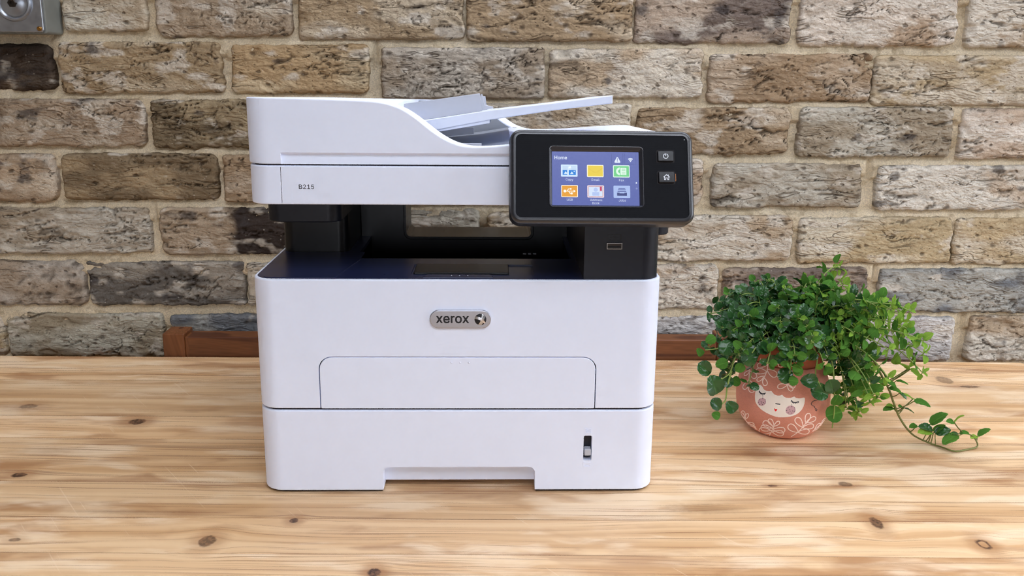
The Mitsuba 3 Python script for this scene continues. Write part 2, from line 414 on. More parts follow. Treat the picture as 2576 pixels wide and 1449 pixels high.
def _mortar():
    xs, zs = np.arange(-1.3, 1.3, 0.0036), np.arange(-0.10, 0.70, 0.0036)
    X, Z = np.meshgrid(xs, zs, indexing='ij')
    rec = np.full(X.shape, 0.0120)
    for (x0, x1, z0, z1, rise, kd) in BRICKS:
        a = (X[:, 0] > x0 - 0.008) & (X[:, 0] < x1 + 0.008)
        if not a.any(): continue
        xx = X[a]; zz = Z[a]
        dz = zz - (z1 + rise * ((xx - x0) / (x1 - x0) - 0.5))
        near = (dz > -0.02) & (dz < 0.02)
        h = np.clip((dz - 0.001) / 0.010, 0, 1); h = h * h * (3 - 2 * h)
        rec[a] = np.where(near, np.minimum(rec[a], 0.0062 + 0.0055 * h), rec[a])
        # the joint darkens into a groove just under each brick
        db = (z0 + rise * ((xx - x0) / (x1 - x0) - 0.5)) - zz
        rec[a] += np.where((db > -0.004) & (db < 0.003), 0.0025, 0)
    P = np.stack([X, Z, np.zeros_like(X)], -1)
    rec += (meshkit.fbm(P * np.array([18, 40, 1]), 3, 41) - 0.5) * 0.0052 + (meshkit.fbm(P * 150, 2, 42) - 0.5) * 0.0022
    V = np.stack([X, YW + rec, Z], -1).reshape(-1, 3)
    idx = np.arange(X.size).reshape(X.shape)
    a, b, c, d = idx[:-1, :-1].ravel(), idx[1:, :-1].ravel(), idx[1:, 1:].ravel(), idx[:-1, 1:].ravel()
    return trimesh.Trimesh(V, np.vstack([np.stack([a, b, c], 1), np.stack([a, c, d], 1)]), process=False)
struct('wall_back', _mortar(), 'mortar', True, 'old stock-brick wall with sandy mortar joints behind the table')

# ================================================================== THE REST OF THE ROOM (mostly out of frame; it shapes the daylight)
scene['plaster'] = principled(proc(lambda p, n, uv: mix(lin(150, 140, 126), lin(176, 166, 150), fbm(p.x * 2, p.y * 2, p.z * 2, 3))), 0.8, 0.2)
scene['floorboards'] = principled(proc(lambda p, n, uv: mix(lin(120, 92, 66), lin(160, 124, 90), fbm(p.x * 3, p.y * 40, 1.0, 3))), 0.6, 0.3)
def slab(x0, x1, y0, y1, z0, z1):
    m = trimesh.creation.box([x1 - x0, y1 - y0, z1 - z0]); m.apply_translation([(x0 + x1) / 2, (y0 + y1) / 2, (z0 + z1) / 2]); return m
RX0, RX1, RY0, RZ0, RZ1 = ROOM
YB = YW + 0.03
struct('floor', slab(RX0, RX1, RY0, YB + 0.1, RZ0 - 0.05, RZ0), 'floorboards')
struct('wall_left', slab(RX0 - 0.1, RX0, RY0, YB + 0.1, RZ0, RZ1), 'plaster')
# plain masonry above, below and beside the bricks that were built
struct('wall_back_masonry', cat([slab(RX0, CLERESTORY[0], YB, YB + 0.1, RZ0, RZ1), slab(CLERESTORY[0], CLERESTORY[1], YB, YB + 0.1, RZ0, CLERESTORY[2])]), 'mortar')
# right wall with a large window
wx = SIDE_WINDOW
struct('wall_right', cat([slab(RX1, RX1 + 0.1, RY0, wx[0], RZ0, RZ1), slab(RX1, RX1 + 0.1, wx[1], YB + 0.1, RZ0, RZ1), slab(RX1, RX1 + 0.1, wx[0], wx[1], RZ0, wx[2]), slab(RX1, RX1 + 0.1, wx[0], wx[1], wx[3], RZ1)]), 'plaster')
# wall behind the viewer with glazed doors
struct('wall_front', cat([slab(RX0, -0.6, RY0 - 0.1, RY0, RZ0, RZ1), slab(0.6, RX1, RY0 - 0.1, RY0, RZ0, RZ1), slab(-0.6, 0.6, RY0 - 0.1, RY0, 1.0, RZ1)]), 'plaster')
# ceiling with a roof-light over the table

_gx = sorted({RX0, RX1, *[v for k in ROOFLIGHTS for v in k[:2]]}); _gy = sorted({RY0, YB + 0.1, *[v for k in ROOFLIGHTS for v in k[2:]]})
_cells = []
for xa, xb in zip(_gx, _gx[1:]):
    for ya, yb in zip(_gy, _gy[1:]):
        mx, my = (xa + xb) / 2, (ya + yb) / 2
        if not any(k[0] < mx < k[1] and k[2] < my < k[3] for k in ROOFLIGHTS): _cells.append(slab(xa, xb, ya, yb, RZ1, RZ1 + 0.12))
struct('ceiling', cat(_cells), 'plaster')

# ================================================================== THE TABLE
PLK = [0.3845, 0.294, 0.178, 0.117, 0.018, -0.050, -0.108, -0.198, -0.290, -0.385]
KNOTS = [  # x, y, half length, half width, darkness, kind (0 solid, 1 ring, 2 soft patch)
 (-0.3955, 0.1621, 0.0105, 0.0080, 0.9, 0), (-0.4617, 0.0307, 0.0085, 0.0050, 0.95, 0), (-0.1523, -0.0534, 0.0045, 0.0045, 0.9, 0),
 (-0.2221, -0.0887, 0.0075, 0.0095, 0.75, 0), (-0.0631, -0.1345, 0.0060, 0.0060, 0.95, 0), (-0.3968, -0.0885, 0.0060, 0.0030, 0.6, 0),
 (0.4037, -0.0525, 0.0060, 0.0105, 0.9, 0), (0.487, -0.0876, 0.0065, 0.0085, 0.9, 1), (0.403, 0.0217, 0.0080, 0.0055, 0.7, 0),
 (0.3257, 0.0175, 0.0055, 0.0020, 0.9, 0), (0.6558, 0.3127, 0.0110, 0.0140, 0.55, 0), (0.6788, 0.2889, 0.0150, 0.0040, 0.7, 0),
 (0.3312, 0.0903, 0.0200, 0.0200, 0.45, 2), (0.5623, 0.0744, 0.0300, 0.0070, 0.35, 2), (-0.550, 0.2052, 0.0120, 0.0070, 0.55, 0),
 (0.245, -0.028, 0.0450, 0.0110, 0.45, 2), (-0.46, 0.085, 0.05, 0.010, 0.25, 2), (-0.315, -0.040, 0.06, 0.005, 0.4, 2)]
def wood_fields(p):
    x, y = p.x, p.y
    k, e = mi.Float(0), mi.Float(1)
    for b in PLK[1:-1]:
        k = dr.select(y < b, k + 1, k)
    for b in PLK[1:-1]:
        e = dr.minimum(e, dr.abs(y - b))
    o = k * 13.7
    wy = y
    for (kx, ky, a, b, dk, kd) in KNOTS:
        if kd == 2: continue
        dx, dy = (x - kx) / (a * 3.5), (y - ky) / (b * 2.2)
        w = dr.exp(-(dx * dx + dy * dy))
        wy = wy - (y - ky) * 0.75 * w
    warp = (fbm(x * 2.2 + o, y * 9, o, 3) - 0.5) * 0.035
    yy = wy + warp + o
    rings = fbm(x * 1.3 + o, yy * 95, o, 3)
    fine = fbm(x * 7 + o, yy * 620, o + 3, 3)
    return x, y, k, e, o, rings, fine
def wood_colour(p, n, uv):
    x, y, k, e, o, rings, fine = wood_fields(p)
    t = smoothstep(0.30, 0.72, rings)
    c = mix(WOOD_LIGHT, WOOD_MID, t)
    blot = fbm(x * 9 + o + 0.8 * fbm(x * 20, y * 60, o, 2), y * 38 + o + 1.2 * fbm(x * 12, y * 30, o + 2, 2), o + 5, 5)
    c = mix(c, WOOD_DARK, smoothstep(0.48, 0.76, blot) * 0.62)
    c = mix(c, WOOD_PALE, smoothstep(0.48, 0.72, fbm(x * 13 + o * 2, y * 52 + fbm(x * 18, y * 40, o, 2), o + 8, 5)) * 0.65)
    c = mix(c, WOOD_LINE, smoothstep(0.55, 0.78, fine) * 0.60)
    c = mix(c, WOOD_LINE, smoothstep(0.70, 0.86, fbm(x * 1.3 + o, (y + o) * 230 + 2 * rings, o + 15, 3)) * 0.5)
    tone = cell_rand(k, 3)
    c = c * (0.90 + 0.18 * tone)
    # faint scratches across the grain
    q = x * 0.75 + y * 0.65
    c = mix(c, lin(238, 214, 184), smoothstep(0.86, 0.92, fbm(q * 420, (x - y) * 9, 4.0, 2)) * 0.25)
    for (kx, ky, a, b, dk, kd) in KNOTS:
        wob = 0.35 * (fbm(x * 140, y * 160, kx * 31, 2) - 0.5)
        r = dr.sqrt(dr.square((x - kx) / a) + dr.square((y - ky) / b)) + wob + 0.25 * (fbm(x * 500, y * 500, kx * 17, 2) - 0.5)
        if kd == 2:
            c = mix(c, lin(126, 86, 56), (1 - smoothstep(0.2, 1.25, r)) * dk * (0.5 + 0.9 * fine))
            continue
        c = mix(c, lin(150, 100, 60), (1 - smoothstep(0.8, 3.4, r)) * (0.35 + 0.5 * fine) * dk)
        core = 1 - smoothstep(0.75, 1.1, r)
        if kd == 1:
            core = core * smoothstep(0.45, 0.7, r)
        c = mix(c, mix(lin(58, 38, 30), lin(110, 76, 54), smoothstep(0.35, 0.7, fbm(x * 420, y * 420, kx * 9, 2))), core * dk)
    c = mix(c, lin(120, 80, 50), (1 - smoothstep(0.0002, 0.0013, e)) * 0.55 * smoothstep(0.25, 0.6, noise(x * 9, k * 3.0)))
    return c
WOOD_LIGHT, WOOD_MID, WOOD_DARK, WOOD_LINE, WOOD_PALE = lin(228, 194, 152), lin(206, 164, 118), lin(158, 106, 66), lin(148, 102, 68), lin(245, 221, 188)
scene['pine'] = {'type': 'twosided', 'b': {'type': 'bumpmap', 'arbitrary': proc(lambda p, n, uv: -wood_fields(p)[6], 4e-4), 'scale': 0.0003,
                 'bsdf': {'type': 'principled', 'base_color': proc(wood_colour), 'roughness': 0.42, 'specular': 0.35}}}
TX0, TX1 = -0.98, 0.812
thing('table', 'pine plank table top with dark knots, carrying the printer and the potted plant', 'table')
for i in range(len(PLK) - 1):
    y1, y0 = PLK[i] - 0.00002, PLK[i + 1] + 0.00002
    if i == 0:
        m = rprism(lambda q: rrect(TX0 + q, TX1 - q, y0 + q, y1 - q, 0.0012, 6, 0.014 - q), -0.028, 0, 0.001, 0.0022)
    else:
        m = rprism(rr(TX0, TX1, y0, y1, 0.0008, 3), -0.028, 0, 0.0004, 0.0004)
    obj('table__plank', m, 'pine', 35)
for x in (TX0 + 0.06, TX1 - 0.06):
    for y in (-0.34, 0.33):
        obj('table__leg', rbox(x - 0.03, x + 0.03, y - 0.03, y + 0.03, RZ0, -0.0285, 0.003), 'pine', 30)
obj('table__apron', rbox(TX0 + 0.1, TX1 - 0.1, 0.30, 0.322, -0.12, -0.0285, 0.002), 'pine', 30)
obj('table__apron', rbox(TX0 + 0.1, TX1 - 0.1, -0.352, -0.33, -0.12, -0.0285, 0.002), 'pine', 30)

# ================================================================== THE BENCH BACK behind the table
def redwood(p, n, uv):
    # upright posts run along z, the rail along x
    post = dr.abs(p.x + 0.033) > 0.385
    a = dr.select(post, p.z, p.x); b = dr.select(post, p.x + 0.25 * p.z, p.z + 0.4 * dr.maximum(0, 0.02 - dr.square(p.x + 0.25)))
    g = noise(a * 3 + 2 * fbm(a * 4, b * 20, p.y * 20, 2), b * 170, p.y * 60)
    c = mix(lin(128, 78, 44), lin(92, 54, 30), fbm(a * 6, b * 40, 1.0, 3))
    c = mix(c, lin(72, 36, 20), smoothstep(0.62, 0.78, g) * 0.8)
    return c * (0.85 + 0.3 * noise(a * 60, b * 700, p.y * 300))
scene['stained_wood'] = principled(proc(redwood), 0.45, 0.4)
thing('bench', 'dark stained wooden bench back rail and post between table and brick wall', 'bench')
obj('bench__post', rbox(-0.4555, -0.4235, 0.3885, 0.424, RZ0, 0.0335, 0.0022), 'stained_wood', 30)
obj('bench__post', rbox(0.358, 0.390, 0.3885, 0.424, RZ0, 0.0335, 0.0022), 'stained_wood', 30)
obj('bench__rail', rbox(-0.4235, 0.358, 0.3895, 0.418, -0.045, 0.0290, 0.0022), 'stained_wood', 30)
obj('bench__rail', rbox(-0.4235, 0.358, 0.394, 0.416, -0.30, -0.23, 0.0022), 'stained_wood', 30)

# ================================================================== THE JUNCTION BOX on the wall, top left
scene['galvanised'] = principled(proc(lambda p, n, uv: mix(lin(150, 156, 166), lin(186, 192, 200), fbm(p.x * 90, p.z * 90, p.y * 40, 3))), 0.28, 0.5, 0.9)
scene['grey_steel'] = principled(proc(lambda p, n, uv: mix(lin(96, 98, 92), lin(124, 126, 120), fbm(p.x * 90, p.z * 60, p.y * 40, 3))), 0.55, 0.4)
scene['brass'] = principled(lin(190, 140, 70), 0.25, 0.5, 1.0)
scene['dark_metal'] = principled(lin(60, 54, 50), 0.3, 0.5, 0.8)
def galv_box():
    thing('junction_box', 'galvanised metal junction box with round dished cover on the brick wall', 'junction box')
    o = rr(-0.745, -0.5865, 0.4605, 0.60, 0.004, 5)
    obj('junction_box__body', face_prism(lambda i: rrect(-0.749 + i, -0.5845 - i, 0.4585 + i, 0.602 - i, 0.004, 5), 0.4045, 0.447, 0.001), 'grey_steel', 35)
    obj('junction_box__cover', face_prism(o, 0.4000, 0.4042, 0.0012), 'galvanised', 35)
    R = np.array([[1, 0, 0, -0.6228], [0, 0, -1, 0.4], [0, 1, 0, 0.4990], [0, 0, 0, 1.0]])
    prof = [(0.0245, -0.001), (0.0245, 0.0018), (0.0232, 0.0036), (0.0212, 0.0040), (0.0196, 0.0028), (0.0182, 0.0006), (0.0165, 0.0002), (0.012, 0.0016), (0.007, 0.0030), (0.0042, 0.0032), (0.0, 0.0032)]
    obj('junction_box__dished_ring', moved(lathe(prof, 56), R), 'galvanised', 40)
    obj('junction_box__screw', moved(lathe([(0.0062, 0.003), (0.0062, 0.0055), (0.005, 0.0066), (0.002, 0.0066), (0.0016, 0.0050), (0, 0.0050)], 6), R), 'dark_metal', 25)
    R2 = R.copy(); R2[0, 3], R2[2, 3] = -0.5915, 0.4655
    obj('junction_box__brass_screw', moved(lathe([(0.0030, -0.001), (0.0030, 0.0022), (0.0022, 0.0032), (0, 0.0034)], 20), R2), 'brass', 40)
galv_box()

# ================================================================== THE PRINTER (local frame: x right, y away, z up; front face at y = 0)
PHI = 0.01589
PM = np.eye(4); PM[:2, :2] = [[math.cos(PHI), -math.sin(PHI)], [math.sin(PHI), math.cos(PHI)]]
scene['white_plastic'] = principled(lin(216, 223, 240), 0.36, 0.5)
scene['white_plastic_fine'] = {'type': 'twosided', 'b': {'type': 'bumpmap', 'arbitrary': proc(lambda p, n, uv: noise(p.x * 1600, p.y * 1600, p.z * 1600), 2e-4), 'scale': 0.00005,
                               'bsdf': {'type': 'principled', 'base_color': {'type': 'rgb', 'value': lin(216, 223, 240)}, 'roughness': 0.40, 'specular': 0.5}}}
scene['grey_plastic'] = principled(lin(172, 175, 184), 0.4, 0.5)
scene['well_plastic'] = principled(lin(146, 150, 158), 0.42, 0.45)
scene['black_plastic'] = principled(lin(13, 14, 17), 0.30, 0.35)
scene['charcoal_plastic'] = principled(lin(18, 23, 34), 0.40, 0.35)
scene['navy_plastic'] = principled(lin(30, 37, 66), 0.28, 0.5)
scene['dark_gap'] = principled(lin(34, 32, 34), 0.7, 0.2)
scene['ink'] = principled(lin(30, 30, 34), 0.5, 0.3)
scene['silver'] = principled(lin(176, 178, 186), 0.30, 0.5, 0.95)
scene['silver_bright'] = principled(lin(225, 226, 230), 0.22, 0.5, 0.95)
scene['steel'] = principled(lin(150, 148, 146), 0.25, 0.5, 1.0)
def pobj(key, mesh, mat, smooth=False, label=None, **kw):
    return obj('printer__' + key, moved(mesh, PM), mat, smooth, label, **kw)
thing('printer', 'white and navy multifunction laser printer with tilted touch panel, standing on the table', 'printer')

HB = 0.1985            # half width of the body
BX0, BX1 = -HB + 0.001, HB + 0.001
BD = 0.335               # depth
# --- lower paper tray, with the finger notch
tray = rprism(rr(BX0, BX1, 0.0, BD, 0.021, 10), 0.0028, 0.0892, 0.0012, 0.0016)
notch = poly_prism(Polygon([(-0.0753, -0.02), (0.0783, -0.02), (0.0783, 0.0215)] + [(0.0718 + 0.0065 * math.cos(a), 0.0218 + 0.0065 * math.sin(a)) for a in np.linspace(0, math.pi / 2, 8)] + [(-0.0683 + 0.0065 * math.cos(a), 0.0218 + 0.0065 * math.sin(a)) for a in np.linspace(math.pi / 2, math.pi, 8)]), -0.05, 0.05)
notch = moved(notch, XZ)                      # cuts y from -0.05 to 0.05
slot = face_prism(rr(0.1268, 0.1352, 0.0352, 0.0622, 0.0016, 4), -0.02, 0.009, 0)
tray = minus(tray, notch, slot)
pobj('paper_tray', tray, 'white_plastic_fine', 32)
pobj('paper_tray__notch_panel', rbox(-0.0765, 0.0795, 0.0125, 0.049, 0.0072, 0.0292, 0.001), 'white_plastic', 30)
pobj('paper_tray__size_slot', cat([face_prism(rr(0.1265, 0.1355, 0.0349, 0.0625, 0.0016, 4), 0.0075, 0.0100, 0)]), 'charcoal_plastic', 30, 'dark slot of the paper level slider')
pobj('paper_tray__slider', rbox(0.1278, 0.1345, -0.0006, 0.0074, 0.0405, 0.0475, 0.0009), 'grey_plastic', 30, 'small grey slider knob')
def frame2d(x0, x1, z0, z1, t):
    return sbox(x0, z0, x1, z1).buffer(0.0004).difference(sbox(x0 + t, z0 + t, x1 - t, z1 - t))
full = shapely.union_all([frame2d(0.1276, 0.1344, 0.0652, 0.0700, 0.0005)] + [sbox(0.1287, z, 0.1333, z + 0.0004) for z in (0.0664, 0.0674, 0.0684)])
empty = shapely.union_all([frame2d(0.1272, 0.1340, 0.0282, 0.0330, 0.0005), sbox(0.1284, 0.0294, 0.1328, 0.0299)])
for g in (full, empty):
    pobj('paper_tray__level_mark', moved(poly_prism(g, -0.0006, 0.00045), XZ), 'white_plastic', 30, 'embossed paper level mark')
for x in (-0.165, 0.165):
    for y in (0.03, 0.29):
        pobj('foot', rprism(lambda i, x=x, y=y: np.column_stack([x + (0.012 - i) * np.cos(np.arange(20) * np.pi / 10), y + (0.012 - i) * np.sin(np.arange(20) * np.pi / 10)]), 0.0, 0.0040, 0.0005, 0), 'black_plastic', 30)
# dark plinth edge just under the tray, and the shadow gap between tray and body
pobj('plinth', minus(rprism(rr(BX0 + 0.003, BX1 - 0.003, 0.003, BD - 0.003, 0.019, 8), 0.0007, 0.0040, 0, 0), slab(-0.0763, 0.0793, -0.02, 0.05, -0.01, 0.02)), 'dark_gap', 30)
pobj('gap_core', rprism(rr(BX0 + 0.0035, BX1 - 0.0035, 0.0035, BD - 0.0035, 0.018, 8), 0.0885, 0.0925, 0, 0), 'dark_gap', 30)

# --- main body
Z0, Z1 = 0.0914, 0.2235
body = rprism(rr(BX0, BX1, 0.0, BD, 0.021, 10), Z0, Z1, 0.0012, 0.0018)
def bypass(i):
    p = rrect(-0.1352 + i, 0.1374 - i, 0.080, 0.1457 - i, 0.002, 10, 0.0135 - i)
    return p
body = minus(body, face_prism(bypass, -0.02, 0.006, 0), slab(-0.1215, 0.1235, 0.084, 0.262, 0.145, 0.3),
             slab(-0.1215, 0.1235, 0.25, 0.40, 0.19, 0.3), rprism(rr(BX0 + 0.0028, BX1 - 0.0028, 0.0028, BD - 0.003, 0.0182, 10), 0.2205, 0.30, 0, 0))
pobj('body', body, 'white_plastic_fine', 32)
def bypass_door(i):
    i = i + 0.0009
    p = rrect(-0.1352 + i, 0.1374 - i, 0.0916, 0.1457 - i, 0.0008, 10, 0.0135 - i); return p
pobj('bypass_door', face_prism(bypass_door, 0.0, 0.0055, 0.0008), 'white_plastic_fine', 32, 'fold-down front door with rounded upper corners')
pobj('bypass_door__groove', face_prism(lambda i: bypass(i - 0.0002), 0.0046, 0.0062, 0), 'dark_gap')
for x in (-0.0052, 0.0033, 0.0117):
    s_ = trimesh.creation.icosphere(3, 0.0009); s_.apply_scale([1.0, 0.8, 1.0]); s_.apply_translation([x, -0.0002, 0.1397]); pobj('bypass_door__raised_dot', s_, 'white_plastic', True)

# --- navy output deck with the paper pit
deck = rprism(rr(BX0 + 0.0030, BX1 - 0.0030, 0.0030, BD - 0.004, 0.018, 10), 0.2190, 0.2236, 0, 0.0005)
pit = moved(poly_prism(Polygon([(0.086, 0.2300), (0.086, 0.2228), (0.19, 0.16), (0.1985, 0.16), (0.1985, 0.23)]), -0.110, 0.118), np.array([[0, 0, 1, 0], [1, 0, 0, 0], [0, 1, 0, 0], [0, 0, 0, 1.0]]))
deck = minus(deck, pit, slab(-0.1215, 0.1235, 0.1985, 0.40, 0.19, 0.3), slab(-0.0455, 0.0755, 0.0195, 0.0602, 0.2222, 0.23), slab(-0.0725, -0.0705, 0.0185, 0.0206, 0.2230, 0.23))
pobj('output_deck', deck, 'navy_plastic', 30, 'navy paper output deck')
left_shelf = Polygon([(-0.1858, 0.0055), (-0.1175, 0.0055), (-0.1045, 0.0768), (-0.1045, 0.112), (-0.1858, 0.112)]).buffer(-0.002).buffer(0.002)
pobj('output_deck__shelf', poly_prism(left_shelf.intersection(Polygon(rrect(BX0 + 0.005, BX1, 0.005, BD, 0.016, 10))), 0.2230, 0.2243), 'navy_plastic', 30)
pobj('output_deck__paper_stop', moved(rprism(rr(-0.0430, 0.0507, 0.0, 0.0365, 0.0015, 4), -0.001, 0.0024, 0.0004, 0.0008), trimesh.transformations.translation_matrix([0, 0.0208, 0.2228])), 'black_plastic', 30, 'flat folding paper stop')
pobj('output_deck__finger_tab', rprism(lambda i: np.array([(-0.0320 + i, 0.0045 + i), (0.0351 - i, 0.0045 + i), (0.0351 - i, 0.0110), (0.0322 - i, 0.0165 - i), (-0.0292 + i, 0.0165 - i), (-0.0320 + i, 0.0110)]), 0.2230, 0.2247, 0, 0.0007), 'navy_plastic', 25)
for x in (-0.0052, 0.0026, 0.0106):
    s_ = trimesh.creation.icosphere(2, 0.0007); s_.apply_translation([x, 0.0112, 0.2247]); pobj('output_deck__raised_dot', s_, 'grey_plastic', True)
# --- black bay: ramp, back wall with a see-through opening, pillars, supports
pobj('output_bay', cat([moved(poly_prism(Polygon([(0.0845, 0.2192), (0.19, 0.1565), (0.1995, 0.1565), (0.1995, 0.1455), (0.0845, 0.1455)]), -0.121, 0.123), np.array([[0, 0, 1, 0], [1, 0, 0, 0], [0, 1, 0, 0], [0, 0, 0, 1.0]])), slab(-0.1214, -0.110, 0.0845, 0.1995, 0.146, 0.2192), slab(0.118, 0.1234, 0.0845, 0.1995, 0.146, 0.2192)]), 'black_plastic', False, 'black sloping paper pit')
bw = slab(-0.1214, 0.1234, 0.199, 0.257, 0.1455, 0.2978)
win = face_prism(lambda i: rrect(-0.0685, 0.0802, 0.2230, 0.320, 0.006, 8), 0.15, 0.30, 0)
pobj('output_bay__back_wall', minus(bw, win), 'black_plastic', 30, 'black rear wall with a window through to the bricks')
pobj('output_bay__window_lip', minus(face_prism(lambda i: rrect(-0.0715 + i, 0.0832 - i, 0.2195 + i, 0.296 - i, 0.008, 8), 0.1982, 0.2000, 0.0008), win), 'black_plastic', 30)
for (x0, x1, y0) in ((BX0 + 0.004, -0.122, 0.1136),):
    pobj('pillar', rprism(lambda i: rrect(x0 + i, x1 - i, y0 + i, 0.330 - i, 0.012, 6), 0.2236, 0.2979, 0, 0), 'black_plastic', 32, 'black left pillar under the scanner')
def rp(i):
    a = rrect(0.1226 + i, BX1 - 0.0030 - i, 0.0030 + i, 0.330 - i, 0.0182, 10)
    # square front-left corner
    k = 11 * 3
    a[k:] = [0.1226 + i, 0.0030 + i]
    a[k:, 1] += np.linspace(0.0004, 0, len(a) - k); 
    return a
pobj('pillar', rprism(rp, 0.2236, 0.2979, 0, 0), 'charcoal_plastic', 32, 'charcoal right pillar with the memory stick port')
sx0, sx1 = -0.1925, 0.2045
pobj('scanner_support', rprism(lambda i: rrect(sx0 + i, -0.118 - i, 0.050 + i, 0.30 - i, 0.014, 6), 0.2690, 0.2979, 0.0015, 0), 'charcoal_plastic', 32)
pobj('scanner_support', rprism(lambda i: rrect(0.124 + i, 0.2095 - i, 0.024 + i, 0.30 - i, 0.014, 6), 0.2625, 0.2979, 0.0015, 0), 'charcoal_plastic', 32)
# memory stick port on the right pillar
port = minus(face_prism(rr(0.1437, 0.1588, 0.2536, 0.2602, 0.0006, 3), 0.0016, 0.0040, 0.0003), face_prism(rr(0.1446, 0.1579, 0.2545, 0.2593, 0.0003, 3), -0.01, 0.01, 0))
pobj('memory_port', port, 'steel', 30, 'steel memory stick port')
_u = shapely.union_all([LineString([(0.1475, 0.2652), (0.1548, 0.2652)]).buffer(0.00022), Point(0.1472, 0.2652).buffer(0.0006), LineString([(0.1495, 0.2652), (0.1507, 0.2664), (0.1522, 0.2664)]).buffer(0.00022), LineString([(0.1507, 0.2652), (0.1519, 0.2640), (0.1534, 0.2640)]).buffer(0.00022), frame2d(0.1450, 0.1572, 0.2626, 0.2680, 0.0003)])
pobj('memory_port__symbol', moved(moved(poly_prism(_u, -0.0003, 0.0002), XZ), trimesh.transformations.translation_matrix([0, 0.0030, 0])), 'black_plastic', False, 'embossed port symbol')
pobj('memory_port__tongue', rbox(0.1452, 0.1573, 0.0020, 0.0040, 0.2548, 0.2567, 0.0002), 'black_plastic')
pobj('memory_port__recess', face_prism(rr(0.1443, 0.1582, 0.2542, 0.2596, 0.0003, 3), 0.0026, 0.0034, 0), 'dark_metal')
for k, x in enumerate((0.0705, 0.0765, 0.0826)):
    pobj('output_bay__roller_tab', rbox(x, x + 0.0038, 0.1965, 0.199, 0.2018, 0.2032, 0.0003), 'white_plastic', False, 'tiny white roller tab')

# --- scanner box
SY0 = -0.010; SX0, SX1 = (-0.1922, 0.1965)
SD = 0.262
pobj('scanner', rprism(rr(SX0, SX1, SY0, SD, 0.021, 10), 0.2978, 0.3338, 0.0012, 0.0016), 'white_plastic_fine', 32)
pobj('scanner__seam', rbox(-0.15995, -0.15955, SY0 - 0.00012, SY0 + 0.002, 0.2990, 0.3325, 0.00005), 'dark_gap')
pobj('scanner__gap_core', rprism(rr(SX0 + 0.004, SX1 - 0.004, SY0 + 0.004, SD - 0.004, 0.017, 8), 0.3330, 0.3370, 0, 0), 'dark_gap')
t_ = meshkit.text_mesh('B215', 0.0040, 0.0002); t_.apply_scale([0.0140 / (t_.bounds[1][0] - t_.bounds[0][0]), 1, 1]); t_.apply_translation([-0.1437 - t_.bounds[0][0], 0.3125, 0])
pobj('scanner__lettering', moved(moved(t_, XZ), trimesh.transformations.translation_matrix([0, SY0 - 0.00005, 0])), 'ink', False, 'small black model number')

# --- document feeder lid
F_ = np.array([(-0.195, 0.3958), (-0.1866, 0.3957), (-0.1327, 0.3948), (-0.0774, 0.3930), (-0.0652, 0.3916), (-0.0503, 0.3871), (-0.0382, 0.3799), (-0.0283, 0.3722), (-0.016, 0.3630), (-0.0035, 0.3562), (0.0089, 0.3527), (0.0176, 0.3519), (0.034, 0.3526), (0.0492, 0.3540), (0.12, 0.3600), (0.196, 0.3650), (0.21, 0.3655)])
G_ = np.array([(-0.195, 0.3832), (-0.17, 0.3832), (-0.116, 0.3826), (-0.030, 0.3814), (-0.0020, 0.3808), (0.0190, 0.3785), (0.0300, 0.3738), (0.0415, 0.3668), (0.0513, 0.3587), (0.0648, 0.3508), (0.0760, 0.3476), (0.0860, 0.3468), (0.0980, 0.3470), (0.1159, 0.3475), (0.155, 0.3503), (0.1939, 0.3529), (0.21, 0.3535)])
s_k = np.linspace(0, 1, len(F_)); s_f = np.linspace(0, 1, 240)
from scipy.interpolate import PchipInterpolator as Pchip
XF, ZF, XG, ZG = Pchip(s_k, F_[:, 0])(s_f), Pchip(s_k, F_[:, 1])(s_f), Pchip(s_k, G_[:, 0])(s_f), Pchip(s_k, G_[:, 1])(s_f)
ty = np.linspace(-0.1, 1.1, 49); gx = np.linspace(-0.195, 0.21, 320)
tab = np.array([np.interp(gx, XF * (1 - t) + XG * t, ZF * (1 - t) + ZG * t) for t in ty])
_zt = RegularGridInterpolator((ty, gx), tab, bounds_error=False, fill_value=None)
LY0, LY1 = -0.010, 0.255
def ztop(x, y): return _zt(np.stack([np.clip((y - LY0) / (LY1 - LY0), -0.1, 1.1), np.clip(x, -0.195, 0.21)], -1))
